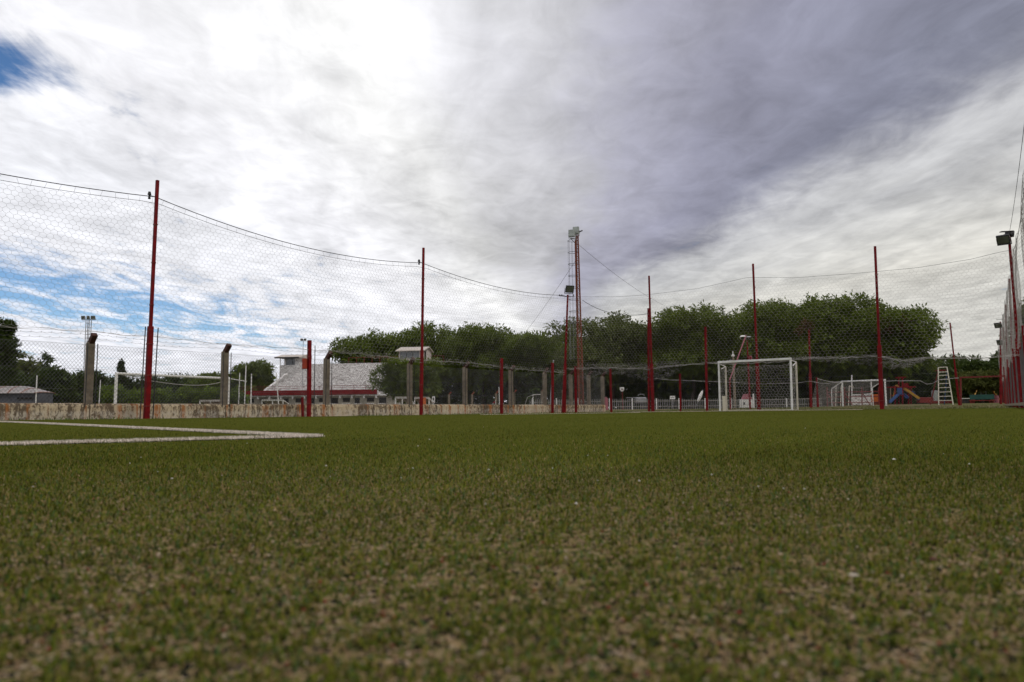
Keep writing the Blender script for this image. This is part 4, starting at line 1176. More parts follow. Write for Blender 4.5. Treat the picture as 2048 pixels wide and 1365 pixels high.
MAT['roof_pale'] = pm('pale_roof_sheet', (0.52, 0.46, 0.40), (0.42, 0.37, 0.33), 3, 0.7)
LEN = 18.3
def gbox(name, a0, a1, b0, b1, z0, z1, mt, parent=GS, bevel=0.02):
    return MB().box(gs((a0 + a1) / 2, (b0 + b1) / 2, (z0 + z1) / 2), (a1 - a0, b1 - b0, z1 - z0), E1, E2).build(name, MAT[mt], parent, bevel=bevel)
gbox('front_wall', 0.4, LEN, 0.3, 0.6, zg - 0.3, 1.72, 'stand_low')
gbox('walkway', 0.0, LEN, 0.0, 1.4, 1.60, 1.75, 'stand')
pz = 2.24
gbox('parapet', -0.05, 15.2, -0.10, 0.0, 1.73, pz, 'red')
for i in range(13):       # front rail
    q = gs(0.3 + i * 1.24, -0.05, 0); MB().tube((q.x, q.y, pz), (q.x, q.y, pz + 0.42), 0.02, n=5).build('rail_post', MAT['red_dull'], GS)
MB().tube(gs(0, -.05, pz + .42), gs(15.2, -.05, pz + .42), 0.02, n=5).build('front_rail', MAT['red_dull'], GS)
MB().tube(gs(0, -.05, pz + .21), gs(15.2, -.05, pz + .21), 0.015, n=5).build('front_rail', MAT['red_dull'], GS)
for i in range(12):       # openings and beams under the walkway
    a0 = 1.0 + i * 1.3
    wdw = gbox('window', a0, a0 + (0.75 if i % 3 else 0.5), 0.26, 0.32, 0.85 if i % 2 else 1.0, 1.42, 'hollow', bevel=0)
    gbox('sill', a0 - 0.08, a0 + 0.8, 0.18, 0.30, 0.76, 0.83, 'stand', wdw)
    gbox('bracket', a0 - 0.32, a0 - 0.14, -0.02, 0.3, 1.36, 1.60, 'stand')
NR = 9; rise = (5.5 - 2.05) / NR; dep = 0.86
for i in range(NR):
    gbox('bleacher_step', 2.4 + i * 0.18, LEN, 1.4 + i * dep, 1.4 + (i + 1) * dep + (0.02 if i < NR - 1 else 0.5), 1.5 + rise * max(0, i - 1), 2.05 + rise * (i + 1) - (0.0 if i else 0.0), 'stand')
# sloping end wall on the left
mb = MB(); poly = [gs(2.0, 1.2, 1.7), gs(2.0, 1.2, 2.3), gs(2.0, 1.4 + NR * dep * 0.62, 2.3 + rise * NR * 0.60), gs(2.0, 1.4 + NR * dep * 0.62, 1.7)]
mb.prism(poly, E1 * 0.35).build('end_wall', MAT['stand'], GS)
mb = MB(); poly = [gs(2.4, 1.5, zg - .2), gs(2.4, 1.5, 1.6), gs(4.0, 1.4 + NR * dep, 1.6 + rise * NR * 0.9), gs(4.0, 1.4 + NR * dep, zg - .2)]
mb.prism(poly, E1 * 0.2 + Vector((0, 0, 0.001))).build('end_wall', MAT['stand_low'], GS)
gbox('back_wall', 4.2, LEN, 1.4 + NR * dep + 0.45, 1.4 + NR * dep + 0.7, zg - 0.2, 5.40, 'stand_low')
# rail along the back
for i in range(13):
    q = gs(8.2 + i * 0.95, 1.4 + NR * dep + 0.35, 0); MB().tube((q.x, q.y, 5.45), (q.x, q.y, 6.25), 0.028, n=5).build('back_rail_post', MAT['red_dull'], GS)
MB().tube(gs(8.2, 1.4 + NR * dep + .35, 6.25), gs(19.6, 1.4 + NR * dep + .35, 6.25), 0.022, n=5).build('back_rail', MAT['red_dull'], GS)
# left booth: a small white commentary box with an open veranda
bl_ = P(568, 750, 86); br_ = P(610, 750, 86)
B0 = 1.4 + NR * dep - 2.2
def a_of(p): return (p - S0).dot(E1)
def z_px(px, py, y): return P(px, py, y).z
a0 = a_of(bl_); a1 = a_of(br_)
zb = z_px(590, 752, 86); zw0 = z_px(590, 732, 86); zw1 = z_px(590, 718, 86)
bth = gbox('booth', a0 + 0.1, a1 + 0.1, B0, B0 + 2.4, zb - 1.2, zw0, 'stand')
gbox('booth_wall', a0 + 0.55, a0 + 0.75, B0 + 0.2, B0 + 2.3, zw0, zw1, 'stand', bth)
gbox('booth_wall', a1 - 0.5, a1 + 0.08, B0 + 0.1, B0 + 2.3, zw0, zw1, 'stand', bth)
gbox('booth_wall', a0 + 0.75, a1 - 0.5, B0 + 2.0, B0 + 2.3, zw0, zw1, 'stand', bth)
gbox('window', a0 + 0.80, a0 + 1.55, B0 + 0.25, B0 + 0.29, zw0 + 0.02, zw1 - 0.05, 'glass', bth, 0)
gbox('window', a0 + 1.62, a1 - 0.55, B0 + 0.22, B0 + 0.26, zw0 + 0.02, zw1 - 0.05, 'glass', bth, 0)
gbox('corner_post', a0 + 0.1, a0 + 0.17, B0 + 0.05, B0 + 0.12, zw0, zw1, 'white', bth, 0)
mb = MB(); poly = [gs(a0 - 0.35, B0 - 0.3, zw1), gs(a0 - 0.35, B0 - 0.3, zw1 + 0.1), gs(a0 - 0.35, B0 + 1.2, zw1 + 0.45), gs(a0 - 0.35, B0 + 2.6, zw1 + 0.12), gs(a0 - 0.35, B0 + 2.6, zw1)]
mb.prism(poly, E1 * (a1 - a0 + 0.8)).build('booth_roof', MAT['roof_pale'], bth)
gbox('fascia', a0 - 0.4, a1 + 0.2, B0 - 0.36, B0 - 0.31, zw1 - 0.06, zw1 + 0.09, 'dark', bth, 0)
# right booth
a0 = a_of(P(800, 720, 83)); a1 = a_of(P(842, 720, 82)); 
zb = 5.0; zw0 = z_px(820, 717, 82); zw1 = z_px(820, 701, 82)
B0 = 1.4 + NR * dep - 1.9; DP = 3.0
bth = gbox('booth', a0, a1 + 0.3, B0, B0 + DP, zb - 1.5, zw0, 'brick_white')
for (q0, q1, c0, c1) in ((a0, a0 + 0.1, B0, B0 + DP), (a1 + 0.12, a1 + 0.3, B0 + 0.9, B0 + DP), (a0, a1 + 0.3, B0 + DP - 0.15, B0 + DP - 0.01)):
    gbox('booth_wall', q0, q1, c0, c1, zw0, zw1 + 0.05, 'brick_white', bth)
gbox('booth_wall', a1 - 0.25, a1 + 0.3, B0, B0 + 0.15, zw0, zw1 + 0.05, 'brick_white', bth)
wq = (a1 - 0.25 - a0 - 0.1) / 3
for i in range(3):
    ww = gbox('window', a0 + 0.1 + i * wq + 0.03, a0 + 0.1 + (i + 1) * wq - 0.03, B0 + 0.05, B0 + 0.09, zw0 + 0.03, zw1 - 0.03, 'glass', bth, 0)
gbox('doorway', a1 + 0.2, a1 + 0.305, B0 + 0.2, B0 + 0.85, zw0 - 0.3, zw1 - 0.05, 'hollow', bth, 0)
mb = MB(); zr = z_px(835, 691.5, 82)
g0 = a0 - 0.25; poly = [gs(g0, B0 - 0.45, zw1), gs(g0, B0 + DP / 2, zr), gs(g0, B0 + DP + 0.2, zw1 + 0.05), gs(g0, B0 + DP + 0.2, zw1 - 0.05), gs(g0, B0 + DP / 2, zr - 0.1), gs(g0, B0 - 0.45, zw1 - 0.1)]
mb.prism(poly, E1 * (a1 - a0 + 0.75)).build('booth_roof', MAT['roof_pale'], bth)
mb = MB(); g1 = a1 + 0.12; mb.prism([gs(g1, B0, zw1), gs(g1, B0 + DP, zw1 + .05), gs(g1, B0 + DP / 2, zr - 0.1)], E1 * 0.18).build('gable', MAT['brick_white'], bth)

# thin light mast beside the left booth
LM = thing('lamp_mast', 'thin mast with a small double lamp beside the left grandstand booth', 'light pole')
b_ = gs(a_of(P(607, 760, 80)), 3.0, 0); tq = P(606.5, 682, b_.y); 
MB().tube((tq.x, b_.y, zg - 0.2), tq, 0.05, 0.03, 6).build('mast', MAT['steel'], LM)
floodlight(LM, tq + Vector((-0.15, 0, 0.12)), (-0.5, -0.8, -0.1), (0.26, 0.24, 0.2)); floodlight(LM, tq + Vector((0.18, 0, 0.12)), (0.5, -0.8, -0.1), (0.26, 0.24, 0.2))

# far lighting tower on the left with three lamp heads
FT = thing('lighting_tower', 'distant lattice tower with three lamp heads above the first concrete post', 'light tower')
y_ = 95.0; tb = at(172, y_); tt = P(177.5, 641, y_)
mb = MB()
for i in (-1, 1):
    for j in (-1, 1): mb.beam(Vector((tt.x + i * 0.22, y_ + j * 0.22, tb.z - .2)), Vector((tt.x + i * 0.22, y_ + j * 0.22, tt.z)), 0.07, 0.07)
mb.build('mast_chord', MAT['steel'], FT); mb = MB(); nz = 26
for k in range(nz):
    z0 = tb.z + (tt.z - tb.z) * k / nz
    for j in (-1, 1):
        mb.beam(Vector((tt.x - .22, y_ + j * .22, z0)), Vector((tt.x + .22, y_ + j * .22, z0)), 0.035, 0.035)
mb.build('mast_lacing', MAT['steel'], FT)
MB().beam(Vector((tt.x - .9, y_, tt.z + .05)), Vector((tt.x + .9, y_, tt.z + .05)), 0.08, 0.08).build('cross_arm', MAT['steel'], FT)
for dx, w_ in ((-0.62, 0.5), (0.0, 0.36), (0.62, 0.52)):
    floodlight(FT, Vector((tt.x + dx, y_ - 0.1, tt.z + 0.34)), (0.35 * (dx if dx else .4), -0.9, -0.15), (w_, 0.46, 0.3), hm='steel')

# ------------------------------------------------------------------ far full-size goal
def grid_net(name, p00, p10, p01, p11, nu, nv, mt, parent, r=0.004, sag=0.0):
    A = []; B = []
    def pt(i, j):
        a = i / nu; b = j / nv
        q = Vector(p00).lerp(Vector(p10), a).lerp(Vector(p01).lerp(Vector(p11), a), b)
        return q - Vector((0, 0, sag * 4 * a * (1 - a) * b))
    for i in range(nu + 1):
        for j in range(nv + 1):
            if i < nu: A.append(tuple(pt(i, j))); B.append(tuple(pt(i + 1, j)))
            if j < nv: A.append(tuple(pt(i, j))); B.append(tuple(pt(i, j + 1)))
    return strands(name, A, B, r, mt, parent)
FG = thing('football_goal', 'large white goal with dark net behind the low wall at left', 'goal')
yl, yr = 44.0, 51.5
tl = P(233, 747.5, yl); tr_ = P(458, 757.5, yr)
gl_ = Vector((tl.x, yl, g(tl.x, yl))); gr_ = Vector((tr_.x, yr, g(tr_.x, yr)))
MB().tube(gl_, tl, 0.09, n=10).build('post', MAT['white'], FG); MB().tube(gr_, tr_, 0.075, n=10).build('post', MAT['white'], FG)
MB().tube(tl - (tr_ - tl).normalized() * .06, tr_ + (tr_ - tl).normalized() * .06, 0.08, n=10).build('crossbar', MAT['white'], FG)
bk = Vector((0.9, 1.9, 0)).normalized() * 1.8
MB().tube(tr_, tr_ + bk * 0.9 - Vector((0, 0, 0.15)), 0.03, n=6).build('stay', MAT['white'], FG); MB().tube(tl, tl + bk * 0.9 - Vector((0, 0, 0.15)), 0.03, n=6).build('stay', MAT['white'], FG)
sagr = [tl.lerp(tr_, i / 20) + bk * (0.6 * math.sin(math.pi * i / 20)) - Vector((0, 0, 0.55 * math.sin(math.pi * i / 20) ** 0.8)) for i in range(21)]
cable('net_rope', sagr, 0.02, MAT['net_pale'], FG, 5)
grid_net('back_net', gl_ + bk, gr_ + bk, tl + bk * .7, tr_ + bk * .7, 44, 14, MAT['net_dark'], FG, 0.008, 0.55)
grid_net('side_net', gl_, gl_ + bk, tl, tl + bk * .7, 8, 14, MAT['net_dark'], FG, 0.008)
grid_net('side_net', gr_, gr_ + bk, tr_, tr_ + bk * .7, 10, 16, MAT['net_dark'], FG, 0.008)
# loose white poles near it
for px0, py0, px1, py1, yy, lab in ((477, 806, 479.5, 747, 54, 'short white pole just right of the far goal'), (489, 806, 492, 732, 54, 'tallest of three white poles right of the far goal'), (502, 806, 503, 749, 56, 'white pole nearest the round tree right of the far goal'),
                                 (559, 806, 552.5, 747, 58, 'leaning white pole in front of the grandstand steps'), (72, 798, 74, 752, 52, 'slim pale pole at the right end of the shed'), (198, 800, 201, 761, 70, 'slim pale pole right of the first concrete post'),
                                 (1099, 806, 1107, 722, 46, 'grey pole with a white clip behind the short red posts at the corner'), (999, 806, 998, 775, 70, 'short white pole behind the second short red post')):
    t_ = P(px1, py1, yy); b_ = P(px0, py0, yy); b_.z = g(b_.x, b_.y) - 0.1
    pl = thing('pole', lab, 'pole', loc=(b_.x, b_.y, b_.z))
    L = t_ - b_
    MB().tube((0, 0, 0), L, 0.045, 0.04, 8).build('shaft', MAT['white' if yy != 46 else 'steel'], pl)
    MB().tube(L, L + Vector((0, 0, 0.05)), 0.052, 0.03, 8).build('cap', MAT['steel'], pl)
    if yy == 46: MB().box(L * 0.75 + Vector((0, -.06, 0)), (0.12, 0.06, 0.16)).build('clip', MAT['white'], pl)

# ------------------------------------------------------------------ long shed at the far left
SH = thing('shed', 'long low shed with rust-streaked curved metal roof at the left edge', 'shed')
yS = 52.0; xr = rat(70) * yS; xl = rat(-150) * yS
zt = P(30, 771.5, yS).z; ze = P(30, 786.5, yS).z; zg_ = g(xr, yS)
MAT['shed_wall'] = pm('grey_blue_wall', (0.085, 0.09, 0.105), (0.06, 0.062, 0.07), 2, 0.8)
MAT['tin'] = pm('weathered_tin', (0.34, 0.31, 0.30), (0.25, 0.23, 0.22), 3, 0.6, 0.2, c3=(0.18, 0.07, 0.04), s3=1.5, f3=(0.58, 0.7))
MAT['tin_rust'] = pm('rusted_tin', (0.20, 0.07, 0.04), (0.27, 0.2, 0.17), 5, 0.75)
MB().box(((xl + xr) / 2, yS + 1.0, (zg_ + ze) / 2 - .1), (xr - xl, 1.9, ze - zg_ + .2)).build('wall', MAT['shed_wall'], SH)
MB().box((xr - 0.75, yS + 0.02, ze - 0.38), (1.1, 0.06, 0.12)).build('opening', MAT['hollow'], SH)
x = xr + 0.05; i = 0
prof = [(-0.15, ze - zg_ * 0), (0.25, ze + (zt - ze) * 0.55), (0.75, ze + (zt - ze) * 0.92), (1.2, zt), (1.9, zt - 0.05), (2.2, ze)]
while x > xl:
    wd_ = 0.42 if i % 3 else 0.13
    mb = MB(); n_ = len(prof); vs = []
    lift = 0.0 if i % 3 else 0.015
    # the end of the roof slopes in
    for (yy, zz) in prof:
        for xx in (x, x - wd_):
            hip = max(0.0, 1.0 - (xr - xx) / 1.5)
            z_ = zz - (zz - ze) * hip * 0.85
            vs.append((xx, yS + yy, z_ + lift))
    for (yy, zz) in prof:
        for xx in (x, x - wd_):
            hip = max(0.0, 1.0 - (xr - xx) / 1.5)
            vs.append((xx, yS + yy, zz - (zz - ze) * hip * 0.85 + lift - 0.03))
    m_ = 2 * n_
    fs = [(2 * k, 2 * k + 1, 2 * k + 3, 2 * k + 2) for k in range(n_ - 1)] + [(m_ + 2 * k, m_ + 2 * k + 2, m_ + 2 * k + 3, m_ + 2 * k + 1) for k in range(n_ - 1)] + [(0, m_, m_ + 1, 1)]
    fs += [(2 * k, 2 * k + 2, m_ + 2 * k + 2, m_ + 2 * k) for k in range(n_ - 1)] + [(2 * k + 1, m_ + 2 * k + 1, m_ + 2 * k + 3, 2 * k + 3) for k in range(n_ - 1)]
    mb.add(vs, fs).build('roof_sheet', MAT['tin' if i % 3 else 'tin_rust'], SH)
    x -= wd_ - 0.01; i += 1

# ------------------------------------------------------------------ team shelters, sign, far fence
def shelter(label, px0, px1, ytop, y, mt='white', board=None):
    T = thing('team_shelter', label, 'shelter', 'team shelters beside the big field')
    a = P(px0, ytop, y); b = P(px1, ytop, y); zb = g(a.x, y)
    dpt = Vector((0.15, 1.3, 0))
    for q in (a, a.lerp(b, 0.5), b):
        MB().beam((q.x, q.y, zb - .1), q, 0.07, 0.07).build('front_post', MAT['white'], T)
        MB().beam(Vector((q.x, q.y, zb - .1)) + dpt, q + dpt - Vector((0, 0, .35)), 0.07, 0.07).build('back_post', MAT['white'], T)
        MB().beam(q, q + dpt - Vector((0, 0, .35)), 0.06, 0.06).build('rafter', MAT['white'], T)
    MB().beam(a, b, 0.10, 0.10).build('front_beam', MAT['white'], T)
    mb = MB(); mb.prism([a + Vector((0, -.1, .06)), b + Vector((0, -.1, .06)), b + dpt + Vector((0, 0, -.30)), a + dpt + Vector((0, 0, -.30))], Vector((0, 0, 0.03))).build('roof', MAT['roof_pale'], T)
    MB().box((a + b) / 2 + dpt - Vector((0, 0.05, 0.9)), ((b - a).length, 0.04, 0.9), (b - a)).build('back_panel', MAT['stand_low'], T)
    MB().box((a + b) / 2 + dpt * 0.6 + Vector((0, 0, -(a.z - zb) + 0.45)), ((b - a).length * 0.95, 0.35, 0.06), (b - a)).build('bench_seat', MAT['red'], T)
    if board: MB().box(P(board, ytop + 8, y - 0.05), (0.3, 0.04, 0.7)).build('red_board', MAT['orange'], T)
    return T
shelter('white framed team shelter half hidden by the round bush', 791, 818, 796, 58)
shelter('white framed team shelter with an orange board beside the round bush', 829, 858, 796.5, 57, board=848)
shelter('low white team shelter roof in front of the grandstand', 524, 566, 801, 66)
shelter('low white team shelter roof behind the second concrete post', 400, 442, 802, 60)
SG = thing('sign_board', 'small white notice board on a post right of the round bush', 'sign')
q = P(867, 800, 60)
MB().tube((q.x, q.y + .04, g(q.x, q.y) - .1), (q.x, q.y + .04, q.z), 0.03, n=6).build('post', MAT['steel'], SG)
fb = MB().box(q, (0.24, 0.03, 0.55)).build('board', MAT['white'], SG)
MB().box(q + Vector((0, -0.018, 0.06)), (0.10, 0.006, 0.22)).build('dark_mark', MAT['dark'], fb); MB().box(q + Vector((0, -0.018, -0.20)), (0.14, 0.006, 0.05)).build('red_mark', MAT['red'], fb)
FF = thing('far_fence', 'distant row of cranked concrete posts across the big field', 'fence')
prevq = None
for px, pt_ in ((773, 787), (811, 788), (854, 788), (898, 786), (944, 786), (992, 784), (1028, 782), (1084, 779), (1126, 777)):
    y = 78 - (px - 773) * 0.045; q = P(px, pt_ + 3, y); zb = g(q.x, y)
    po = MB().beam((q.x, y, zb - .1), q, 0.16, 0.16).build('concrete_post', MAT['concrete'], FF)
    MB().beam(q - Vector((0, 0, .03)), q + Vector((0.22, 0, 0.22)), 0.13, 0.13).build('cranked_head', MAT['rust_red'], po)
    if prevq is not None:
        for hz_ in (0.2, 0.9, 1.5): cable('line_wire', [prevq - Vector((0, 0, hz_)), q - Vector((0, 0, hz_))], 0.006, MAT['wire'], FF, 4)
    prevq = q
FL = thing('corner_flag', 'small red corner flag on a thin pole beyond the low wall', 'flag')
q = P(991, 800, 62); MB().tube((q.x, q.y, g(q.x, q.y)), q, 0.02, n=6).build('pole', MAT['white'], FL)
MB().prism([q, q - Vector((0.28, 0, 0.28)), q - Vector((0, 0, 0.30))], Vector((0, 0.01, 0))).build('flag', MAT['red'], FL)
MG = thing('football_goal', 'small distant white goal seen between the corner posts', 'goal')
y = 70; a = P(1066, 790, y); b = P(1092, 789, y + 2)
for q in (a, b): MB().tube((q.x, q.y, g(q.x, q.y)), q, 0.03, n=8).build('post', MAT['white'], MG)
MB().tube(a, b, 0.03, n=8).build('crossbar', MAT['white'], MG)
MB().tube(a, a + Vector((-0.5, 1.2, -.2)), 0.018, n=6).build('stay', MAT['white'], MG); MB().tube(a + Vector((-0.5, 1.2, -.2)), Vector((a.x - .9, a.y + 1.6, g(a.x, a.y))), 0.018, n=6).build('back_leg', MAT['white'], MG)
grid_net('net', Vector((a.x, a.y + 1.4, g(a.x, a.y))), Vector((b.x, b.y + 1.4, g(a.x, a.y))), a + Vector((0, 1, 0)), b + Vector((0, 1, 0)), 10, 12, MAT['net_pale'], MG, 0.004)

# ------------------------------------------------------------------ picket fence at the park edge
MAT['picket'] = pm('grey_picket', (0.36, 0.35, 0.34), (0.24, 0.23, 0.23), 3, 0.8)
PK = thing('picket_fence', 'low fence of thin pale pickets along the park behind the goal', 'fence')
def pk_pt(px):
    y = 56.0; q = at(px, y); return q
mb = MB(); px = 1060.0
while px < 1645:
    q = pk_pt(px); h = P(px, 799 - (px - 1180) * 0.004, q.y).z - q.z + rnd.uniform(-.03, .02)
    lean_ = rnd.uniform(-.015, .015)
    mb.beam(q - Vector((0, 0, .05)), q + Vector((lean_, 0, h)), 0.038, 0.02)
    px += 3.7 + rnd.uniform(-.25, .25)
tag(mb.build('pickets', MAT['picket'], PK), kind='stuff')
for hh in (0.18, 0.58):
    cable('rail', [pk_pt(p_) + Vector((0, 0.03, hh)) for p_ in np.linspace(1060, 1645, 10)], 0.018, MAT['cream'], PK, 4)
for px in (1065, 1113, 1157, 1219.5, 1264.5, 1313, 1358, 1410, 1462, 1519, 1573, 1636):
    q = pk_pt(px) + Vector((0, -0.05, 0)); h = P(px, 797, q.y).z - q.z
    MB().beam(q - Vector((0, 0, .1)), q + Vector((0, 0, h)), 0.075, 0.075).build('fence_post', MAT['white'], PK, bevel=0.008)
# things behind the picket fence
BB = thing('basketball_hoop', 'small white shield-shaped backboard on a thin red pole behind the pickets', 'hoop')
y = 62; c = P(1244, 779, y); zb = g(c.x, y)
MB().tube((c.x + .06, y + .1, zb - .1), (c.x + .02, y + .06, c.z), 0.035, n=6).build('pole', MAT['red_dull'], BB)
pts = [(-0.18, 0.17), (0.18, 0.17), (0.18, -0.04), (0.09, -0.17), (-0.09, -0.17), (-0.18, -0.04)]
bd = MB().prism([c + Vector((a, 0, b)) for a, b in pts], Vector((0, 0.03, 0))).build('backboard', MAT['white'], BB)
MB().path([c + Vector((0.10 * math.cos(q), -0.12 + 0.10 * math.sin(q), -0.06)) for q in np.linspace(0, 6.283, 13)], 0.012, 4).build('ring', MAT['rust_red'], BB)
MB().box(c + Vector((0, -0.006, 0.02)), (0.18, 0.006, 0.07)).build('dark_mark', MAT['dark'], bd)
VN = thing('parked_trailer', 'grey trailer with a rounded body behind the picket fence', 'trailer')
y = 66; c = P(1281, 798, y)
zb = g(c.x, y)
MB().box((c.x, y, zb + 0.75), (1.0, 0.8, 0.55)).build('body', MAT['steel'], VN, bevel=0.12)
MB().box((c.x - 0.75, y, zb + 0.98), (1.0, 0.6, 0.07)).build('bed', MAT['steel'], VN)
MB().box((c.x - 0.75, y, zb + 0.80), (0.8, 0.4, 0.05)).build('bed', MAT['steel'], VN)
for dx in (-1.0, 0.1, 0.42): MB().tube((c.x + dx, y - .35, zb + 0.22), (c.x + dx, y - .25, zb + 0.22), 0.22, n=14).build('wheel', MAT['dark'], VN)
MB().path([Vector((c.x + 0.05 + 0.28 * math.cos(q), y - .1, zb + 1.15 + 0.14 * math.sin(q))) for q in np.linspace(0, 3.14, 9)], 0.03, 5).build('handle_hoop', MAT['steel'], VN)
WS = thing('notice_board', 'small white board above the pickets left of the slim red post', 'sign')
q = P(1345, 795.5, 60); 
MB().box(q, (0.42, 0.03, 0.26)).build('board', MAT['white'], WS); MB().tube((q.x, q.y + .04, g(q.x, q.y)), (q.x, q.y + .04, q.z), 0.025, n=6).build('post', MAT['steel'], WS)
MB().box(q + Vector((0, -.02, 0)), (0.28, 0.006, 0.05)).build('dark_mark', MAT['steel'], WS)
CL = thing('furled_canopy', 'leaning pale furled canopy behind the pickets left of the goal', 'canopy')
q = P(1396, 803, 61); t_ = P(1405, 782, 61)
mb = MB(); dirc = (t_ - q)
for k0, k1, r0q, r1q in ((0, 0.5, 0.09, 0.15), (0.5, 0.85, 0.15, 0.10), (0.85, 1.0, 0.10, 0.04)): mb.tube(q + dirc * k0, q + dirc * k1, r0q, r1q, 7)
mb.build('cloth', MAT['white'], CL); MB().tube(q - dirc * 0.6, t_ + dirc * 0.1, 0.02, n=6).build('pole', MAT['steel'], CL)
PB = thing('pink_board', 'pink upright board at the far end of the low wall', 'board')
q = at(1212.5, 54); h = P(1212, 794, 54).z - q.z
pbm = MB().prism([q + Vector((-.14, 0, -.05)), q + Vector((.14, 0, -.05)), q + Vector((.14, 0, h * 0.86)), q + Vector((.0, 0, h)), q + Vector((-.14, 0, h * 0.95))], Vector((0, 0.05, 0))).build('panel', MAT['pink'], PB)
MB().box(q + Vector((0, .07, h * .4)), (0.06, 0.04, h * .8)).build('back_stake', MAT['trunk'], PB)

# braced light mast behind the goal
BM = thing('braced_light_mast', 'red light mast with slanting pink brace and two lamps behind the goal', 'light pole')
y = 44; c = P(1494, 677, y); b_ = P(1500, 806, y); zb = g(b_.x, y)
MB().tube((b_.x, y, zb - .1), c, 0.06, 0.04, 8).build('mast', MAT['red'], BM)
floodlight(BM, P(1486, 674.5, y - .1), (-0.2, -0.7, -0.9), (0.32, 0.22, 0.14), hm='white'); floodlight(BM, P(1496, 676, y - .1), (0.1, -0.7, -0.9), (0.24, 0.26, 0.14), hm='steel')
k_ = P(1459.5, 760, y - 1.0); l_ = P(1461, 818, y - 1.0); l_.z = g(l_.x, l_.y) - .1
MB().tube(P(1492, 671, y - .2), k_, 0.035, n=6).build('brace', MAT['pink'], BM); MB().tube(k_, l_, 0.045, n=6).build('brace_foot', MAT['red'], BM)
tr3 = MB().box(P(1500, 717, y), (0.2, 0.18, 0.28)).build('control_box', MAT['pink'], BM, bevel=0.02)
MB().box(P(1500, 717, y - .1), (0.16, 0.01, 0.22)).build('lid', MAT['red'], tr3)
CC = thing('camera_pole', 'grey concrete pole with a small camera box behind the goal mouth', 'pole')
y = 60; c = P(1466, 713, y); b_ = P(1470, 806, y); zb = g(b_.x, y)
MB().tube((b_.x, y, zb - .1), c, 0.12, 0.08, 8).build('shaft', MAT['concrete'], CC)
MB().box(c + Vector((0, 0, .05)), (0.22, 0.22, 0.16)).build('camera_box', MAT['white'], CC, bevel=0.03); MB().tube(c + Vector((0, 0, .1)), c + Vector((0, 0, .42)), 0.04, 0.03, 6).build('finial', MAT['white'], CC)
MB().box(c + Vector((-0.22, 0, -.35)), (0.2, 0.16, 0.14)).build('junction_box', MAT['steel'], CC)
PU = thing('covered_stand', 'pale stall with a pink cover behind the goal net', 'stall')
y = 62; q = at(1492, y)
MB().box(q + Vector((0, 0, 0.35)), (0.95, 0.6, 0.7)).build('counter', MAT['white'], PU, bevel=0.03)
MB().prism([q + Vector((-.32, -.3, .7)), q + Vector((.45, -.3, .7)), q + Vector((.25, -.3, 1.15)), q + Vector((-.1, -.3, 1.15))], Vector((0, 0.6, 0))).build('cover', MAT['pink'], PU)
for dx in (-.25, .2): MB().box(q + Vector((dx, -.305, .36)), (0.14, 0.01, 0.2)).build('opening', MAT['hollow'], PU)
WP = thing('white_pole', 'thick white pole between the red mast and the goal', 'pole')
q = at(1507.5, 57); h = P(1507, 789, 57).z - q.z
MB().tube(q - Vector((0, 0, .1)), q + Vector((0, 0, h)), 0.075, 0.06, 8).build('shaft', MAT['white'], WP); MB().tube(q + Vector((0, 0, h)), q + Vector((0, 0, h + .05)), 0.06, 0.02, 8).build('cap', MAT['white'], WP)

# ------------------------------------------------------------------ second small goal beyond the end fence
SGO = thing('football_goal', 'second white goal with trailing net beyond the fence, right of the big goal', 'goal')
ya, yb = 54.0, 50.5
a = P(1684.5, 763.5, ya); b = P(1769.5, 760, yb)
ga = P(1686, 812, ya); gb = P(1772.5, 810, yb); ga.z = min(ga.z, g(ga.x, ga.y)) - .05; gb.z = min(gb.z, g(gb.x, gb.y)) - .05
for q0, q1 in ((ga, a), (gb, b)): MB().beam(q0, q1, 0.10, 0.10).build('post', MAT['white'], SGO, bevel=0.01)
dd = (b - a).normalized()
MB().beam(a - dd * .05, b + dd * .05, 0.10, 0.10).build('crossbar', MAT['white'], SGO, bevel=0.01)
bk = Vector((-0.2, 1.4, 0))
for q in (a, b): MB().beam(q, q + bk - Vector((0, 0, 0.5)), 0.05, 0.05).build('stay', MAT['white'], SGO)
for q, q2 in ((a, ga), (b, gb)): MB().beam(q + bk - Vector((0, 0, .5)), q2 + bk, 0.05, 0.05).build('back_post', MAT['white'], SGO)
pk_ = P(1634, 757, 52); pg = P(1622, 812, 52); pg.z = g(pg.x, pg.y)
grid_net('side_net', pg, ga + bk * .5, pk_, a + bk * .3, 22, 18, MAT['net_pale'], SGO, 0.007, 0.22)
grid_net('back_net', ga + bk, gb + bk, a + bk - Vector((0, 0, .4)), b + bk - Vector((0, 0, .4)), 24, 14, MAT['net_pale'], SGO, 0.005, 0.05)
grid_net('roof_net', a, b, a + bk - Vector((0, 0, .45)), b + bk - Vector((0, 0, .45)), 24, 8, MAT['net_pale'], SGO, 0.005, 0.1)
cable('net_rope', sagline(pk_, a, 0.12), 0.02, MAT['net_pale'], SGO, 5)
for px0, px1, pt_, y, w_, lab in ((1636, 1633, 755, 51.8, 0.10, 'short bright red post holding the trailing goal net'), (1622, 1618, 660, 46, 0.11, 'slim tall red post right of the white goal'), (1919, 1900, 646, 46, 0.10, 'slim dark red post leaning left beside the white ladder chair'), (1500, 1498, 745, 41, 0.0, '')):
    if not w_: continue
    q = P(px0, 812, y); q.z = g(q.x, q.y) - .1; t_ = P(px1, pt_, y)
    pl = thing('red_post', lab, 'post', loc=q)
    L = t_ - q; MB().beam((0, 0, 0), L * 0.45, w_ * 1.25, w_ * 1.25).build('lower_tube', MAT['red'], pl); MB().beam(L * 0.44, L, w_ * 0.8, w_ * 0.8).build('upper_tube', MAT['red'], pl)

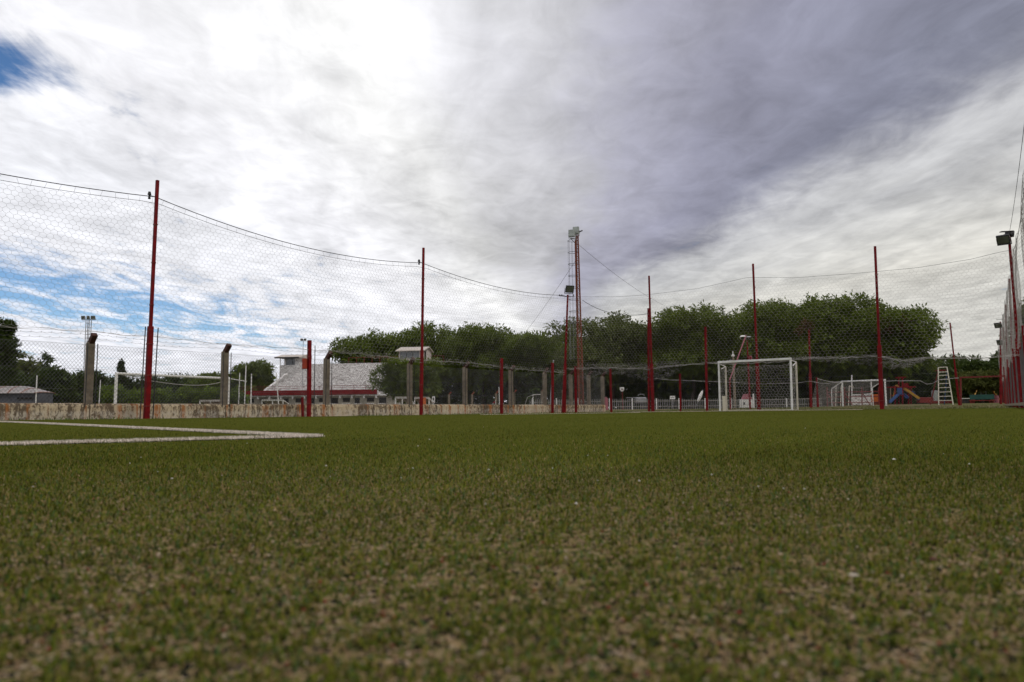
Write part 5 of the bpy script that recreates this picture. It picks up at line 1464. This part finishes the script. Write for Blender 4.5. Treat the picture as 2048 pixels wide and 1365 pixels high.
# red pipe railing behind it
RR = thing('pipe_railing', 'dull red pipe railing behind the second goal', 'railing')
y = 58
for px in (1655, 1690, 1724.5, 1758):
    q = at(px, y); t_ = P(px - 1, 774.5, y); MB().beam(q - Vector((0, 0, .1)), t_, 0.07, 0.07).build('post', MAT['red_dull'], RR)
    MB().beam(q + Vector((0.45, -.3, 0)), q + Vector((0.05, 0, 0.95)), 0.06, 0.05).build('strut', MAT['red_dull'], RR)
for pyl, pyr in ((785, 783.5), (795, 793), (806, 804.5)):
    MB().tube(P(1655, pyl, y), P(1760, pyr, y), 0.035, n=6).build('rail', MAT['red_dull'], RR)
WB = thing('white_screen', 'white framed screen with low panels behind the red railing', 'screen')
y = 62
for px, pt_ in ((1704, 750.5), (1743, 759)):
    q = at(px, y); t_ = P(px - .5, pt_, y); MB().beam(q - Vector((0, 0, .1)), t_, 0.10, 0.08).build('post', MAT['white'], WB)
for px0, px1 in ((1706, 1712), (1712.3, 1723), (1723.3, 1734), (1734.3, 1742)):
    q0 = at(px0, y); q1 = at(px1, y); zt_ = P(px0, 791, y).z
    MB().prism([q0, q1, Vector((q1.x, y, zt_)), Vector((q0.x, y, zt_))], Vector((0, .03, 0))).build('panel', MAT['stand'], WB)
MB().beam(P(1705, 790, y - .05), P(1743, 788.5, y - .05), 0.07, 0.05).build('rail', MAT['white'], WB)
for px in (1671, 1681, 1697):
    q = at(px, 61); t_ = P(px + 1.5, 772, 61)
    pl = thing('white_post', {1671: 'leftmost pale post seen through the trailing goal net', 1681: 'thin pale post just left of the second goal', 1697: 'bent pale post just right of the second goal left upright'}[px], 'post', loc=q)
    MB().beam((0, 0, -.1), (t_ - q), 0.07, 0.06).build('shaft', MAT['cream'], pl); MB().beam((t_ - q), (t_ - q) + Vector((0.35 if px == 1697 else .04, 0, -.12 if px == 1697 else .04)), 0.06, 0.05).build('head', MAT['cream'], pl)
OC = thing('orange_crate_stack', 'stack of orange slatted crates behind the right half of the second goal', 'crates')
y = 60
for i in range(5):
    z0 = P(1755, 805 - i * 3.3, y).z; z1 = P(1755, 802.3 - i * 3.3, y).z; q = at(1755, y)
    MB().box((q.x, y, (z0 + z1) / 2), (0.72, 0.5, z1 - z0)).build('slat', MAT['orange'], OC)
MB().box((at(1755, y).x, y, P(1755, 798, y).z - .12), (0.6, 0.4, 0.8)).build('crate_core', MAT['rust_red'], OC)

# ------------------------------------------------------------------ playground
PG = thing('playground_tower', 'red and blue playground tower with yellow and blue slides', 'playground')
y = 58
def pgp(px, py, dy=0.0): return P(px, py, y + dy)
for px, pt_, dy in ((1790, 772, 0), (1805, 754, 0), (1790, 774, 1.1), (1797.5, 755, 1.1), (1817, 772, 0), (1822, 774, 1.1)):
    q = pgp(px, 806, dy); q.z = g(q.x, q.y) - .1; MB().beam(q, pgp(px, pt_, dy), 0.10, 0.10).build('post', MAT['red'], PG)
MB().beam(pgp(1774, 775.2), pgp(1831, 774.2), 0.09, 0.09).build('top_beam', MAT['red'], PG)
MB().beam(pgp(1797, 755.5, .5), pgp(1806, 755.5, .5), 0.09, 0.9).build('roof_frame', MAT['red'], PG)
MB().box(pgp(1803, 791, .55), (1.1, 1.1, 0.09)).build('deck', MAT['red'], PG)
for i in range(4): MB().box(pgp(1795.5 + i * 2.6, 782.5, -.02), (0.08, 0.04, 0.55)).build('baluster', MAT['blue'], PG)
MB().box(pgp(1811, 770, .3), (0.3, 0.3, 0.25)).build('toy_panel', MAT['red'], PG)
def slide(p0, p1, mt, name='slide', w_=0.24):
    o = MB(); d = (p1 - p0); sidev = Vector((0, 1, 0))
    o.beam(p0, p1, 0.05, w_, (0, 0, 1)); ob = o.build(name, MAT[mt], PG)
    for s_ in (-1, 1): MB().beam(p0 + sidev * s_ * w_ / 2 + Vector((0, 0, .07)), p1 + sidev * s_ * w_ / 2 + Vector((0, 0, .07)), 0.14, 0.04, (0, 0, 1)).build('side_lip', MAT[mt], ob)
slide(pgp(1796, 791, -.2), pgp(1780, 806, -.4), 'blue'); slide(pgp(1807, 790, .2), pgp(1815, 797, -.2), 'blue', 'short_slide')
slide(pgp(1805, 777, .2), pgp(1838, 799, -.3), 'yellow'); slide(pgp(1822, 785, .7), pgp(1838, 801, .4), 'blue')
MB().path([pgp(1786, 800, .3), pgp(1789, 785, .3), pgp(1790, 773, .3), pgp(1793, 771, .3), pgp(1797, 774, .3)], 0.05, 6).build('climbing_arch', MAT['yellow'], PG)
PG2 = thing('sandpit_wall', 'low dark red wall to the right of the playground slides', 'wall')
q = pgp(1850, 801, 0.5); MB().box(q, (1.15, 0.4, 0.45)).build('block', MAT['red_dull'], PG2, bevel=0.03)
q = pgp(1880, 805, 0.9); MB().box(q, (1.9, 0.3, 0.22)).build('low_course', MAT['red_dull'], PG2, bevel=0.03)

# tall ladder chair
LC = thing('ladder_chair', 'tall white ladder chair with red seat near the right edge', 'ladder')
y = 50
lb = P(1877.5, 809, y); lb.z = min(lb.z, g(lb.x, y)) - .05; rb = P(1906.5, 808, y - .2); rb.z = min(rb.z, g(rb.x, y)) - .05; lt = P(1876.5, 736, y + .5); rt = P(1894, 735, y + .5)
MB().beam(lb, lt, 0.07, 0.06).build('stile', MAT['cream'], LC); MB().beam(rb, rt, 0.07, 0.06).build('stile', MAT['cream'], LC)  # white chair in duller cream, the tree shade painted into its colour
for k in (0.12, 0.23, 0.345, 0.46, 0.57, 0.675, 0.79, 0.88): MB().beam(lb.lerp(lt, k), rb.lerp(rt, k), 0.05, 0.04).build('rung', MAT['cream'], LC)
for s0, s1 in ((lb, lt), (rb, rt)): MB().beam(s1 - Vector((0, 0, .15)), s0 + Vector((0.15, 1.3, 0)), 0.05, 0.05).build('back_leg', MAT['blue' if s0 is rb else 'red_dull'], LC)
MB().box((lt + rt) / 2 - Vector((0, -.2, .18)), (0.55, 0.5, 0.06)).build('seat', MAT['red'], LC)
MB().beam(lt + Vector((0, 0, .02)), rt + Vector((0, 0, .02)), 0.05, 0.04).build('top_rail', MAT['cream'], LC)

# red goal frame, swing and benches at right
RG = thing('goal_frame', 'bare dull red goal frame near the right-hand fence', 'goal')
y0, y1 = 47.0, 45.0
a = P(1921, 755.5, y0); b = P(2010, 752.5, y1); ga = P(1922, 810, y0); gb = P(2012, 808, y1); ga.z = g(ga.x, ga.y) - .1; gb.z = g(gb.x, gb.y) - .1
MB().beam(ga, a, 0.10, 0.10).build('post', MAT['red_dull'], RG); MB().beam(gb, b, 0.10, 0.10).build('post', MAT['red_dull'], RG)
MB().beam(a - Vector((.05, 0, 0)), b + Vector((.05, 0, 0)), 0.09, 0.09).build('crossbar', MAT['red_dull'], RG)
SWG = thing('swing_set', 'swing set with yellow slanting legs under the olive tree', 'swing')
y = 60
for p0, p1 in (((1949, 792), (1957, 772)), ((1943, 797), (1951, 773)), ((2001, 803), (1981, 773)), ((1996, 806), (1983, 776))):
    dy = 0 if p0[0] in (1949, 2001) else 1.0
    q0 = P(*p0, y + dy); q1 = P(*p1, y + .5); q0 = q1 + (q0 - q1) * 1.25
    MB().tube(q0, q1, 0.045, n=6).build('leg', MAT['yellow' if dy == 0 else 'red_dull'], SWG)
MB().tube(P(1950, 772, y + .5), P(1984, 773, y + .5), 0.045, n=6).build('top_bar', MAT['yellow'], SWG)
for px in (1962, 1972): MB().tube(P(px, 773, y + .5), P(px, 795, y + .5), 0.01, n=4).build('chain', MAT['steel'], SWG)
MB().box(P(1967, 796, y + .5), (0.5, 0.2, 0.04)).build('swing_seat', MAT['dark'], SWG)
GB = thing('bench', 'dark green bench with a broad back board in front of the swing', 'bench')
y = 56
q = P(1964, 794.5, y); MB().box(q, (1.85, 0.05, 0.36), (1, 0, .01)).build('back_board', MAT['green'], GB, bevel=0.01)
MB().box(P(1964, 801.5, y - .25), (1.7, 0.4, 0.06)).build('seat', MAT['red_dull'], GB)
for px in (1945, 1983): MB().box(P(px, 805, y - .1), (0.12, 0.4, 0.4)).build('leg', MAT['red_dull'], GB)
DR = thing('barrel', 'pink barrel beside the right end of the green bench', 'barrel')
q = at(1993, 58); h = P(1993, 791, 58).z - q.z
mb = MB()
for z0, z1, r0q, r1q in ((-.05, h * .3, 0.17, 0.20), (h * .3, h * .7, 0.20, 0.20), (h * .7, h, 0.20, 0.16)): mb.tube(q + Vector((0, 0, z0)), q + Vector((0, 0, z1)), r0q, r1q, 14)
mb.build('body', MAT['pink'], DR, smooth=False); MB().tube(q + Vector((0, 0, h * .5)), q + Vector((0, 0, h * .54)), 0.21, n=14).build('hoop', MAT['red_dull'], DR)
TB = thing('low_table', 'small dark table with a pale top left of the green bench', 'table')
q = P(1930, 797.5, 57); MB().box(q, (0.5, 0.45, 0.05)).build('top', MAT['white'], TB); MB().box(q - Vector((0, 0, .22)), (0.40, 0.36, 0.36)).build('body', MAT['dark'], TB)
GBX = thing('grey_cabinet', 'grey cabinet standing behind the foot of the white ladder chair', 'cabinet')
q = P(1870, 793, 62); MB().box(q, (0.4, 0.35, 0.95)).build('body', MAT['steel'], GBX, bevel=0.02); MB().box(q + Vector((0, -.18, 0.05)), (0.32, 0.01, 0.75)).build('door', MAT['housing'], GBX)
PP = thing('thin_post', 'thin pale post behind the playground blue slide', 'post')
q = at(1781.5, 61); t_ = P(1781, 776, 61); MB().beam(q, t_, 0.07, 0.07).build('shaft', MAT['concrete'], PP); MB().beam(t_, t_ + Vector((0, 0, .05)), 0.09, 0.09).build('cap', MAT['concrete'], PP)
